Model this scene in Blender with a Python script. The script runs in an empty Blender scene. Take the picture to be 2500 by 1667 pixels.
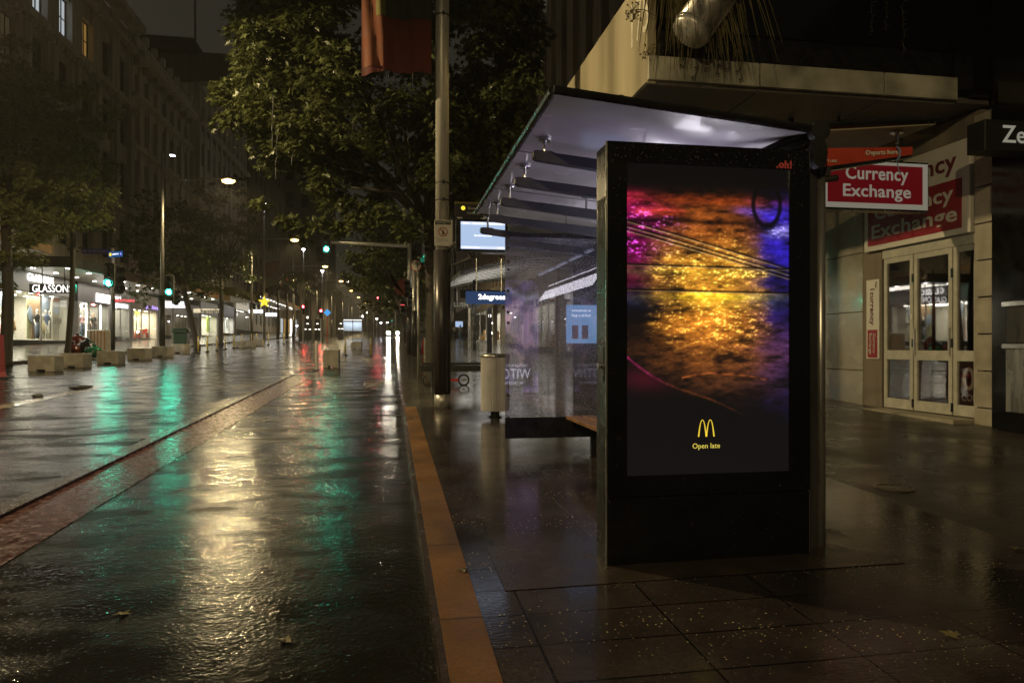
import bpy, math, random
import numpy as np
from mathutils import Vector, Matrix
R = math.radians
random.seed(7); RNG = np.random.RandomState(7)
SC = bpy.context.scene
COL = SC.collection

# ------------------------------------------------------------------ camera, sky, exposure
EYE = 1.45; TH = R(9.73); S_, C_ = math.sin(TH), math.cos(TH); FP = 1720.0; GR = 0.026
cam_d = bpy.data.cameras.new('camera'); cam = bpy.data.objects.new('camera', cam_d); COL.objects.link(cam)
cam.location = (0, 0, EYE); cam.rotation_euler = (R(90), 0, -TH)
cam_d.sensor_width = 36; cam_d.lens = 36*FP/2500; cam_d.shift_y = 0.0046
cam_d.clip_start = 0.05; cam_d.clip_end = 3000
SC.camera = cam
W = bpy.data.worlds.new('World'); SC.world = W; W.use_nodes = True
bg = W.node_tree.nodes['Background']
bg.inputs[0].default_value = (0.0180, 0.0162, 0.0122, 1); bg.inputs[1].default_value = 1.3
SC.view_settings.view_transform = 'Standard'; SC.view_settings.look = 'None'
SC.view_settings.exposure = 0.0; SC.view_settings.gamma = 1
SC.cycles.use_denoising = True
SC.cycles.max_bounces = 6; SC.cycles.diffuse_bounces = 2; SC.cycles.glossy_bounces = 4
SC.cycles.transmission_bounces = 4; SC.cycles.transparent_max_bounces = 12; SC.cycles.volume_bounces = 0
SC.cycles.sample_clamp_indirect = 4.0; SC.cycles.sample_clamp_direct = 0
SC.cycles.caustics_refractive = False; SC.cycles.use_light_tree = True

# ------------------------------------------------------------------ where things are: street frame (X across, Y along)
def ray(u, v):
    a = (u-1250)/FP; b = (845-v)/FP
    return Vector((S_+C_*a, C_-S_*a, b))
def atY(u, v, Y):
    d = ray(u, v); t = Y/d.y; return Vector((d.x*t, Y, EYE+d.z*t))
def atX(u, v, X):
    d = ray(u, v); t = X/d.x; return Vector((X, d.y*t, EYE+d.z*t))
def gnd(u, v, off=0.0):
    d = ray(u, v); t = (EYE-off)/(GR*d.y-d.z); return Vector((d.x*t, d.y*t, GR*d.y*t+off))
def road_z(y): return GR*y-0.11
def walk_z(x, y):
    if x < -14.9: return GR*y+0.02+(-14.9-x)*0.085
    return GR*y+0.006*max(0, x-0.24)

# ------------------------------------------------------------------ materials
M = {}
def new_mat(name):
    m = bpy.data.materials.new(name); m.use_nodes = True; M[name] = m
    return m, m.node_tree.nodes, m.node_tree.links, m.node_tree.nodes['Principled BSDF']
def mat(name, col, rough=0.5, metal=0.0, var=0.25, scale=6.0, bump=0.0, bscale=60.0, emit=None, estr=0.0, spec=0.5, coat=0.0, rvar=0.12, streak=False):
    m, N, L, P = new_mat(name)
    P.inputs['Metallic'].default_value = metal; P.inputs['Specular IOR Level'].default_value = spec
    P.inputs['Coat Weight'].default_value = coat; P.inputs['Coat Roughness'].default_value = 0.08
    geo = N.new('ShaderNodeNewGeometry'); mp = N.new('ShaderNodeMapping'); L.new(geo.outputs['Position'], mp.inputs[0])
    if streak: mp.inputs['Scale'].default_value = (2.2, 2.2, 0.25)
    nz = N.new('ShaderNodeTexNoise'); nz.inputs['Scale'].default_value = scale; nz.inputs['Detail'].default_value = 6
    L.new(mp.outputs[0], nz.inputs['Vector'])
    mr = N.new('ShaderNodeMapRange'); mr.inputs[1].default_value = 0.3; mr.inputs[2].default_value = 0.7
    mr.inputs[3].default_value = 1-var; mr.inputs[4].default_value = 1+var*0.4; L.new(nz.outputs[0], mr.inputs[0])
    mx = N.new('ShaderNodeVectorMath'); mx.operation = 'SCALE'; mx.inputs[0].default_value = col[:3]
    L.new(mr.outputs[0], mx.inputs['Scale']); L.new(mx.outputs[0], P.inputs['Base Color'])
    m2 = N.new('ShaderNodeMapRange'); m2.inputs[1].default_value = 0.3; m2.inputs[2].default_value = 0.7
    m2.inputs[3].default_value = max(0.02, rough-rvar); m2.inputs[4].default_value = min(1, rough+rvar)
    L.new(nz.outputs[0], m2.inputs[0]); L.new(m2.outputs[0], P.inputs['Roughness'])
    if bump:
        n2 = N.new('ShaderNodeTexNoise'); n2.inputs['Scale'].default_value = bscale; n2.inputs['Detail'].default_value = 3
        L.new(geo.outputs['Position'], n2.inputs['Vector'])
        bp = N.new('ShaderNodeBump'); bp.inputs['Strength'].default_value = bump; bp.inputs['Distance'].default_value = 0.01
        L.new(n2.outputs[0], bp.inputs['Height']); L.new(bp.outputs[0], P.inputs['Normal'])
    if emit:
        P.inputs['Emission Color'].default_value = (*emit, 1); P.inputs['Emission Strength'].default_value = estr
    return m
def emis(name, col, s):
    m, N, L, P = new_mat(name)
    P.inputs['Base Color'].default_value = (*[c*0.5 for c in col], 1); P.inputs['Roughness'].default_value = 0.4
    P.inputs['Emission Color'].default_value = (*col, 1); P.inputs['Emission Strength'].default_value = s
    return m
def vcol_emis(name, s, rough=0.15):
    m, N, L, P = new_mat(name)
    at = N.new('ShaderNodeAttribute'); at.attribute_name = 'picture'
    P.inputs['Base Color'].default_value = (0.01, 0.01, 0.01, 1); P.inputs['Roughness'].default_value = rough
    L.new(at.outputs['Color'], P.inputs['Emission Color']); P.inputs['Emission Strength'].default_value = s
    return m
def glass(name, tint=(0.8, 0.8, 0.8), refl=0.14, rough=0.02, wet=False):
    m, N, L, P = new_mat(name)
    N.remove(P); out = N['Material Output']
    tr = N.new('ShaderNodeBsdfTransparent'); tr.inputs[0].default_value = (*tint, 1)
    gl = N.new('ShaderNodeBsdfGlossy'); gl.inputs['Roughness'].default_value = rough; gl.inputs[0].default_value = (1, 1, 1, 1)
    fr = N.new('ShaderNodeLayerWeight'); fr.inputs[0].default_value = 0.5; pw = N.new('ShaderNodeMath'); pw.operation = 'POWER'; pw.inputs[1].default_value = 4.0; L.new(fr.outputs['Facing'], pw.inputs[0])
    ad = N.new('ShaderNodeMath'); ad.operation = 'MULTIPLY_ADD'; ad.inputs[1].default_value = 0.5; ad.inputs[2].default_value = refl; L.new(pw.outputs[0], ad.inputs[0])
    mx = N.new('ShaderNodeMixShader'); L.new(ad.outputs[0], mx.inputs[0]); L.new(tr.outputs[0], mx.inputs[1]); L.new(gl.outputs[0], mx.inputs[2])
    last = mx
    if wet:
        geo = N.new('ShaderNodeNewGeometry'); mp = N.new('ShaderNodeMapping'); mp.inputs['Scale'].default_value = (1, 1, 0.6)
        L.new(geo.outputs['Position'], mp.inputs[0])
        vo = N.new('ShaderNodeTexVoronoi'); vo.inputs['Scale'].default_value = 75; L.new(mp.outputs[0], vo.inputs['Vector'])
        lt = N.new('ShaderNodeMapRange'); lt.inputs[1].default_value = 0.22; lt.inputs[2].default_value = 0.38; lt.inputs[3].default_value = 0.5; lt.inputs[4].default_value = 0
        L.new(vo.outputs['Distance'], lt.inputs[0])
        n3 = N.new('ShaderNodeTexNoise'); n3.inputs['Scale'].default_value = 2.5; L.new(geo.outputs['Position'], n3.inputs['Vector'])
        m3 = N.new('ShaderNodeMath'); m3.operation = 'MULTIPLY'; L.new(lt.outputs[0], m3.inputs[0]); L.new(n3.outputs[0], m3.inputs[1])
        a3 = N.new('ShaderNodeMath'); a3.operation = 'ADD'; a3.inputs[1].default_value = 0.15; L.new(m3.outputs[0], a3.inputs[0])
        df = N.new('ShaderNodeBsdfDiffuse'); df.inputs[0].default_value = (0.42, 0.42, 0.5, 1)
        tl = N.new('ShaderNodeBsdfTranslucent'); tl.inputs[0].default_value = (0.5, 0.5, 0.6, 1)
        md = N.new('ShaderNodeMixShader'); L.new(df.outputs[0], md.inputs[1]); L.new(tl.outputs[0], md.inputs[2])
        m4 = N.new('ShaderNodeMixShader'); L.new(a3.outputs[0], m4.inputs[0]); L.new(mx.outputs[0], m4.inputs[1]); L.new(md.outputs[0], m4.inputs[2])
        last = m4
    L.new(last.outputs[0], out.inputs[0])
    return m

mat('concrete', (0.40, 0.37, 0.31), 0.55, var=0.35, scale=3, bump=0.2)
mat('concrete_dark', (0.10, 0.09, 0.075), 0.35, var=0.4, scale=3, bump=0.2)
mat('stone_left', (0.44, 0.41, 0.34), 0.8, var=0.4, scale=1.2, bump=0.3, bscale=9, streak=True)
mat('stone_pale', (0.58, 0.54, 0.45), 0.8, var=0.35, scale=1.2, bump=0.3, bscale=9, streak=True)
mat('stone_brown', (0.24, 0.20, 0.15), 0.8, var=0.4, scale=1.2, bump=0.3, bscale=9, streak=True)
mat('stone_brown_lit', (0.46, 0.39, 0.28), 0.8, var=0.35, scale=1.2, streak=True)  # brown stone lightened for the right tower, lamplight put into the colour
mat('bin_metal', (0.60, 0.58, 0.56), 0.4, metal=0.15, var=0.1)
mat('fascia_stained', (0.46, 0.44, 0.34), 0.5, var=0.7, scale=1.6)
mat('stone_far', (0.18, 0.16, 0.12), 0.85, var=0.3, scale=0.6, streak=True)
mat('stone_right', (0.34, 0.30, 0.22), 0.22, var=0.25, scale=2, spec=0.7, coat=0.35)
mat('stone_pier', (0.40, 0.36, 0.27), 0.5, var=0.3, scale=4, bump=0.15)
mat('fascia_paint', (0.47, 0.41, 0.27), 0.5, var=0.35, scale=0.7, streak=True)
mat('fascia_numeral', (0.88, 0.84, 0.68), 0.5, var=0.2)
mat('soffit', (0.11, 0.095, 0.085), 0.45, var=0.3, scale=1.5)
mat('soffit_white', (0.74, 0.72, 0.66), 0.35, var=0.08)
mat('black_metal', (0.012, 0.012, 0.013), 0.28, var=0.3, scale=8, spec=0.5, rvar=0.08)
mat('black_panel', (0.006, 0.006, 0.006), 0.12, var=0.4, scale=5, spec=0.5, rvar=0.05)
mat('black_matt', (0.015, 0.015, 0.015), 0.6, var=0.3)
mat('arm_metal', (0.045, 0.045, 0.055), 0.38, metal=0.0, var=0.25)
mat('steel', (0.55, 0.53, 0.48), 0.32, metal=0.85, var=0.3, scale=5, streak=True)
mat('galv', (0.56, 0.54, 0.48), 0.38, metal=0.6, var=0.25, scale=9, streak=True)
mat('pole_metal', (0.62, 0.60, 0.52), 0.34, metal=0.35, var=0.2, scale=5, streak=True)
mat('chrome', (0.75, 0.74, 0.72), 0.15, metal=1, var=0.1, rvar=0.05)
mat('sleeve', (0.055, 0.05, 0.048), 0.35, metal=0.3, var=0.35, scale=6, streak=True)
mat('roof_glass', (0.62, 0.60, 0.64), 0.22, var=0.12, scale=2.2, rvar=0.08, coat=0.3)
mat('cream_paint', (0.52, 0.50, 0.41), 0.4, var=0.2, scale=8)
mat('red_sign', (0.30, 0.014, 0.022), 0.35, var=0.08, scale=3)
mat('white_sign', (0.72, 0.69, 0.60), 0.4, var=0.1)
mat('maroon_text', (0.16, 0.02, 0.03), 0.4)
mat('red_panel', (0.50, 0.06, 0.03), 0.35, var=0.2)
mat('orange_strip', (0.36, 0.145, 0.03), 0.5, var=0.3, scale=5, bump=0.5, bscale=160)
mat('wood', (0.30, 0.16, 0.07), 0.35, var=0.35, scale=9, coat=0.3)
mat('dark_wood', (0.035, 0.028, 0.022), 0.4, var=0.3)
mat('banner_red', (0.12, 0.022, 0.015), 0.85, var=0.25, scale=3)
mat('banner_olive', (0.17, 0.15, 0.035), 0.85, var=0.2)
mat('banner_green', (0.03, 0.04, 0.02), 0.85, var=0.2)
mat('banner_orange', (0.20, 0.06, 0.025), 0.85, var=0.2)
mat('bark', (0.045, 0.038, 0.028), 0.75, var=0.5, scale=12, bump=0.8, bscale=25)
mat('bark_palm', (0.06, 0.05, 0.035), 0.8, var=0.5, scale=8)
mat('dark_tile', (0.02, 0.02, 0.018), 0.12, var=0.3)
mat('plaster', (0.66, 0.63, 0.55), 0.6, var=0.1)
mat('shop_grey', (0.22, 0.21, 0.19), 0.5, var=0.2)
mat('shop_floor', (0.45, 0.42, 0.36), 0.3, var=0.2)
mat('fascia_dark', (0.05, 0.046, 0.04), 0.4, var=0.2)
mat('wood_fascia', (0.26, 0.17, 0.08), 0.5, var=0.3)
mat('mannequin_white', (0.78, 0.76, 0.70), 0.45, var=0.05)
for nm, c in dict(cloth_lilac=(0.42, 0.36, 0.55), cloth_orange=(0.60, 0.33, 0.10), cloth_white=(0.75, 0.73, 0.68), cloth_yellow=(0.70, 0.62, 0.34),
                  cloth_dark=(0.06, 0.055, 0.05), cloth_pink=(0.7, 0.45, 0.45), cloth_blue=(0.18, 0.25, 0.42), cloth_denim=(0.12, 0.15, 0.2), cloth_teal=(0.25, 0.42, 0.44), skin=(0.45, 0.28, 0.19)).items():
    mat(nm, c, 0.8, var=0.25, scale=14)
mat('blue_sign', (0.01, 0.06, 0.30), 0.4, var=0.1, emit=(0.01, 0.08, 0.35), estr=0.15)
mat('blue_sign_dark', (0.02, 0.02, 0.16), 0.4, var=0.1)
mat('bag_red', (0.12, 0.012, 0.008), 0.3, var=0.5, scale=20, bump=0.8, bscale=18)
mat('bag_black', (0.012, 0.012, 0.012), 0.25, var=0.5, bump=0.8, bscale=18)
mat('bag_green', (0.01, 0.16, 0.07), 0.3, var=0.5, bump=0.8, bscale=18)
mat('bin_green', (0.01, 0.05, 0.02), 0.4)
mat('red_plastic', (0.45, 0.02, 0.015), 0.4)
mat('white_plastic', (0.65, 0.63, 0.58), 0.4)
mat('yellow_plastic', (0.55, 0.42, 0.08), 0.4)
mat('rubber', (0.02, 0.02, 0.02), 0.6)
mat('car_paint', (0.02, 0.022, 0.025), 0.15, coat=1)
mat('brown_window', (0.02, 0.018, 0.015), 0.1, var=0.3)
mat('duct', (0.42, 0.40, 0.36), 0.3, metal=0.8, var=0.5, scale=4, streak=True)
mat('dry_grass', (0.16, 0.13, 0.05), 0.7, var=0.4)
mat('tinsel_tree', (0.10, 0.18, 0.05), 0.6, var=0.4)
mat('poster_tan', (0.55, 0.36, 0.22), 0.5, var=0.1)
mat('poster_blue', (0.45, 0.55, 0.68), 0.5, var=0.1)
mat('poster_olive', (0.42, 0.44, 0.26), 0.5, var=0.1)
mat('manhole', (0.16, 0.14, 0.09), 0.3, metal=0.5)
emis('lamp_sodium', (1.0, 0.60, 0.17), 9); emis('lamp_white', (0.9, 0.9, 1.0), 25)
emis('sign_white', (1.0, 0.97, 0.92), 2.2); emis('sign_box', (0.95, 0.95, 1.0), 1.5)
emis('down_light', (1.0, 0.95, 0.85), 20); emis('strip_light', (1.0, 0.95, 0.86), 4)
emis('green_on', (0.02, 1.0, 0.62), 190); emis('red_on', (1.0, 0.02, 0.03), 200); emis('amber_on', (1.0, 0.6, 0.15), 14)
emis('win_white', (0.72, 0.80, 0.85), 0.55); emis('win_amber', (0.75, 0.42, 0.10), 0.28); emis('win_dim', (0.5, 0.4, 0.2), 0.05)
emis('win_green', (0.35, 0.40, 0.25), 0.30)
emis('neon_yellow', (0.95, 0.75, 0.05), 1.2); emis('neon_purple', (0.45, 0.3, 0.95), 1.6); emis('neon_red', (0.9, 0.1, 0.12), 1.2)
emis('neon_teal', (0.05, 0.75, 0.50), 0.9); emis('neon_teal_dim', (0.01, 0.22, 0.14), 0.4)
emis('screen_blue', (0.42, 0.56, 0.82), 0.95); emis('screen_pale', (0.62, 0.70, 0.95), 1.15); emis('screen_text', (1, 1, 1), 1.5)
emis('ad_text', (0.85, 0.62, 0.05), 0.9); emis('ad_word', (0.75, 0.62, 0.10), 0.8); emis('oh_red', (0.40, 0.05, 0.03), 0.22)
emis('degrees_blue', (0.035, 0.075, 0.20), 0.55); emis('poster_purple', (0.20, 0.16, 0.36), 2.2); emis('poster_white', (0.75, 0.75, 0.95), 3.0); emis('poster_lilac', (0.35, 0.3, 0.5), 2.2)
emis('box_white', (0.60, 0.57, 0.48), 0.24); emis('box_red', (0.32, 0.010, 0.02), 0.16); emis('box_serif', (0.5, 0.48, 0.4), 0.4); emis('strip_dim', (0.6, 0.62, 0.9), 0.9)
emis('poster_dark', (0.06, 0.05, 0.09), 1.0); emis('poster_skin', (0.5, 0.3, 0.2), 1.2)
emis('ticket_blue', (0.18, 0.36, 0.58), 1.3); emis('lime', (0.45, 0.62, 0.05), 0.7); emis('headlight', (1.0, 0.90, 0.70), 320)
emis('diamond_blue', (0.05, 0.35, 0.9), 0.9); emis('lush_text', (0.25, 0.24, 0.16), 0.3)
glass('shop_glass', (0.94, 0.95, 0.92), 0.02); glass('door_glass', (0.55, 0.50, 0.50), 0.22)
glass('shelter_glass', (0.78, 0.78, 0.84), 0.10, 0.02, wet=True)

# wet asphalt
def road_mat():
    m, N, L, P = new_mat('wet_asphalt')
    geo = N.new('ShaderNodeNewGeometry')
    def noise(s, d=3, sc=None):
        n = N.new('ShaderNodeTexNoise'); n.inputs['Scale'].default_value = s; n.inputs['Detail'].default_value = d
        if sc:
            mp = N.new('ShaderNodeMapping'); mp.inputs['Scale'].default_value = sc; L.new(geo.outputs['Position'], mp.inputs[0]); L.new(mp.outputs[0], n.inputs['Vector'])
        else: L.new(geo.outputs['Position'], n.inputs['Vector'])
        return n
    def rng(src, a, b, c, d):
        r = N.new('ShaderNodeMapRange'); r.inputs[1].default_value = a; r.inputs[2].default_value = b; r.inputs[3].default_value = c; r.inputs[4].default_value = d
        L.new(src, r.inputs[0]); return r.outputs[0]
    big = noise(1.1, 7, (1.0, 0.55, 1)); grain = noise(68, 2); mid = noise(24, 3, (0.9, 1.0, 1)); wave = noise(3.6, 4, (0.6, 1.3, 1))
    pt = noise(2.3, 7, (0.5, 1.0, 1)); r1 = rng(big.outputs[0], 0.32, 0.68, 0.05, 0.15); r2 = rng(pt.outputs[0], 0.37, 0.55, 0.20, 0.0)
    ra = N.new('ShaderNodeMath'); ra.operation = 'ADD'; L.new(r1, ra.inputs[0]); L.new(r2, ra.inputs[1]); L.new(ra.outputs[0], P.inputs['Roughness'])
    cr = N.new('ShaderNodeValToRGB'); cr.color_ramp.elements[0].color = (0.006, 0.006, 0.0055, 1); cr.color_ramp.elements[1].color = (0.02, 0.019, 0.017, 1)
    L.new(noise(60, 5).outputs[0], cr.inputs[0]); L.new(cr.outputs[0], P.inputs['Base Color'])
    L.new(rng(pt.outputs[0], 0.38, 0.56, 0.04, 0.5), P.inputs['Specular IOR Level'])
    st = N.new('ShaderNodeTexVoronoi'); st.inputs['Scale'].default_value = 46; L.new(geo.outputs['Position'], st.inputs['Vector'])
    hs = N.new('ShaderNodeMath'); hs.operation = 'MULTIPLY_ADD'; hs.inputs[1].default_value = 0.8; L.new(grain.outputs[0], hs.inputs[0]); L.new(st.outputs['Distance'], hs.inputs[2])
    b1 = N.new('ShaderNodeBump'); b1.inputs['Distance'].default_value = 0.0014; L.new(hs.outputs[0], b1.inputs['Height'])
    b1.inputs['Strength'].default_value = 1.0
    b2 = N.new('ShaderNodeBump'); b2.inputs['Distance'].default_value = 0.0032; b2.inputs['Strength'].default_value = 1.0; L.new(mid.outputs[0], b2.inputs['Height']); L.new(b1.outputs[0], b2.inputs['Normal'])
    b3 = N.new('ShaderNodeBump'); b3.inputs['Distance'].default_value = 0.0035; b3.inputs['Strength'].default_value = 1.0; L.new(wave.outputs[0], b3.inputs['Height']); L.new(b2.outputs[0], b3.inputs['Normal'])
    L.new(b3.outputs[0], P.inputs['Normal'])
road_mat()
def paving_mat(name, bw, rh, ox, oy, c1, c2, speck, rlo, rhi, joint=(0.006, 0.005, 0.004), spk=(0.62, 0.50, 0.28)):
    m, N, L, P = new_mat(name)
    geo = N.new('ShaderNodeNewGeometry'); mp = N.new('ShaderNodeMapping'); L.new(geo.outputs['Position'], mp.inputs[0])
    mp.inputs['Location'].default_value = (ox, oy, 0)
    br = N.new('ShaderNodeTexBrick'); br.offset = 0.0; br.inputs['Scale'].default_value = 1
    br.inputs['Brick Width'].default_value = bw; br.inputs['Row Height'].default_value = rh; br.inputs['Mortar Size'].default_value = 0.007; br.inputs['Mortar Smooth'].default_value = 0.3
    br.inputs['Color1'].default_value = (*c1, 1); br.inputs['Color2'].default_value = (*c2, 1); br.inputs['Mortar'].default_value = (*joint, 1)
    L.new(mp.outputs[0], br.inputs['Vector'])
    col = br.outputs['Color']
    nz = N.new('ShaderNodeTexNoise'); nz.inputs['Scale'].default_value = 45; nz.inputs['Detail'].default_value = 5; L.new(geo.outputs['Position'], nz.inputs['Vector'])
    mr = N.new('ShaderNodeMapRange'); mr.inputs[3].default_value = 0.45; mr.inputs[4].default_value = 1.55; L.new(nz.outputs[0], mr.inputs[0])
    sc = N.new('ShaderNodeVectorMath'); sc.operation = 'SCALE'; L.new(col, sc.inputs[0]); st = N.new('ShaderNodeTexNoise'); st.inputs['Scale'].default_value = 1.9; st.inputs['Detail'].default_value = 7; L.new(geo.outputs['Position'], st.inputs['Vector'])
    sr = N.new('ShaderNodeMapRange'); sr.inputs[1].default_value = 0.3; sr.inputs[2].default_value = 0.7; sr.inputs[3].default_value = 0.45; sr.inputs[4].default_value = 1.35; L.new(st.outputs[0], sr.inputs[0])
    mm = N.new('ShaderNodeMath'); mm.operation = 'MULTIPLY'; L.new(mr.outputs[0], mm.inputs[0]); L.new(sr.outputs[0], mm.inputs[1]); L.new(mm.outputs[0], sc.inputs['Scale']); col = sc.outputs[0]
    if speck:
        vo = N.new('ShaderNodeTexVoronoi'); vo.inputs['Scale'].default_value = 42; vo.inputs['Randomness'].default_value = 1.0; L.new(geo.outputs['Position'], vo.inputs['Vector'])
        sx = N.new('ShaderNodeSeparateColor'); L.new(vo.outputs['Color'], sx.inputs[0])
        th = N.new('ShaderNodeMath'); th.operation = 'MULTIPLY_ADD'; th.inputs[1].default_value = 0.20; th.inputs[2].default_value = 0.05; L.new(sx.outputs[2], th.inputs[0])
        lt = N.new('ShaderNodeMath'); lt.operation = 'LESS_THAN'; L.new(vo.outputs['Distance'], lt.inputs[0]); L.new(th.outputs[0], lt.inputs[1])
        g2 = N.new('ShaderNodeMath'); g2.operation = 'GREATER_THAN'; g2.inputs[1].default_value = 0.5; L.new(sx.outputs[0], g2.inputs[0])
        mu = N.new('ShaderNodeMath'); mu.operation = 'MULTIPLY'; L.new(lt.outputs[0], mu.inputs[0]); L.new(g2.outputs[0], mu.inputs[1])
        m2 = N.new('ShaderNodeMath'); m2.operation = 'MULTIPLY'; L.new(mu.outputs[0], m2.inputs[0]); L.new(sx.outputs[1], m2.inputs[1])
        mx = N.new('ShaderNodeMix'); mx.data_type = 'RGBA'; L.new(m2.outputs[0], mx.inputs[0]); L.new(col, mx.inputs[6]); mx.inputs[7].default_value = (*spk, 1); col = mx.outputs[2]
    L.new(col, P.inputs['Base Color'])
    n2 = N.new('ShaderNodeTexNoise'); n2.inputs['Scale'].default_value = 1.3; n2.inputs['Detail'].default_value = 5; L.new(geo.outputs['Position'], n2.inputs['Vector'])
    r2 = N.new('ShaderNodeMapRange'); r2.inputs[1].default_value = 0.35; r2.inputs[2].default_value = 0.65; r2.inputs[3].default_value = rlo; r2.inputs[4].default_value = rhi; L.new(n2.outputs[0], r2.inputs[0]); L.new(r2.outputs[0], P.inputs['Roughness'])
    n3 = N.new('ShaderNodeTexNoise'); n3.inputs['Scale'].default_value = 40; n3.inputs['Detail'].default_value = 3
    mp3 = N.new('ShaderNodeMapping'); mp3.inputs['Scale'].default_value = (0.6, 1.5, 1); L.new(geo.outputs['Position'], mp3.inputs[0]); L.new(mp3.outputs[0], n3.inputs['Vector'])
    b1 = N.new('ShaderNodeBump'); b1.inputs['Distance'].default_value = 0.004; b1.inputs['Strength'].default_value = 0.2; L.new(n3.outputs[0], b1.inputs['Height'])
    b2 = N.new('ShaderNodeBump'); b2.invert = True; b2.inputs['Distance'].default_value = 0.006; b2.inputs['Strength'].default_value = 0.6; L.new(br.outputs['Fac'], b2.inputs['Height']); L.new(b1.outputs[0], b2.inputs['Normal'])
    L.new(b2.outputs[0], P.inputs['Normal'])
paving_mat('speckled_paving', 0.69, 0.35, 0.02, 0.0, (0.050, 0.040, 0.037), (0.037, 0.031, 0.029), True, 0.06, 0.22)
paving_mat('orange_kerb', 2.0, 1.2, 1.3, 0.1, (0.20, 0.095, 0.027), (0.165, 0.082, 0.027), False, 0.25, 0.5, joint=(0.03, 0.02, 0.012))
mat('puddle', (0.01, 0.01, 0.012), 0.04, rvar=0.02, bump=0.12, bscale=30)
paving_mat('grey_paving', 0.69, 0.69, 0.02, 0.2, (0.052, 0.045, 0.038), (0.040, 0.035, 0.030), False, 0.20, 0.40)
paving_mat('far_paving', 0.9, 0.6, 0.0, 0.0, (0.13, 0.12, 0.095), (0.11, 0.10, 0.08), False, 0.08, 0.24)
mat('red_asphalt', (0.085, 0.020, 0.014), 0.24, var=0.5, scale=14, bump=0.12, bscale=60, spec=0.5)
mat('kerb_stone', (0.06, 0.042, 0.034), 0.2, var=0.4, scale=9, bump=0.3)
mat('pale_gutter', (0.22, 0.20, 0.16), 0.18, var=0.4, scale=6)
mat('wet_pad', (0.055, 0.042, 0.033), 0.22, var=0.35, scale=5, bump=0.2)
mat('ground_soil', (0.03, 0.028, 0.024), 0.9)
def leaf_mat(name, c, tr=0.3):
    m, N, L, P = new_mat(name)
    gi = N.new('ShaderNodeAttribute'); gi.attribute_name = 'tint'
    hs = N.new('ShaderNodeVectorMath'); hs.operation = 'SCALE'; hs.inputs[0].default_value = c
    mr = N.new('ShaderNodeMapRange'); mr.inputs[3].default_value = 0.55; mr.inputs[4].default_value = 1.35; L.new(gi.outputs['Fac'], mr.inputs[0])
    L.new(mr.outputs[0], hs.inputs['Scale']); L.new(hs.outputs[0], P.inputs['Base Color'])
    P.inputs['Roughness'].default_value = 0.38; P.inputs['Specular IOR Level'].default_value = 0.5
    out = N['Material Output']; t = N.new('ShaderNodeBsdfTranslucent'); L.new(hs.outputs[0], t.inputs[0])
    mx = N.new('ShaderNodeMixShader'); mx.inputs[0].default_value = tr; L.new(P.outputs[0], mx.inputs[1]); L.new(t.outputs[0], mx.inputs[2]); L.new(mx.outputs[0], out.inputs[0])
leaf_mat('leaf', (0.088, 0.102, 0.034)); leaf_mat('leaf_dark', (0.06, 0.08, 0.022)); leaf_mat('leaf_lit', (0.17, 0.19, 0.065)); leaf_mat('palm_leaf', (0.05, 0.055, 0.018))  # brightest one: leaf lightened, standing in for lamplight on the far-left tree

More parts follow.
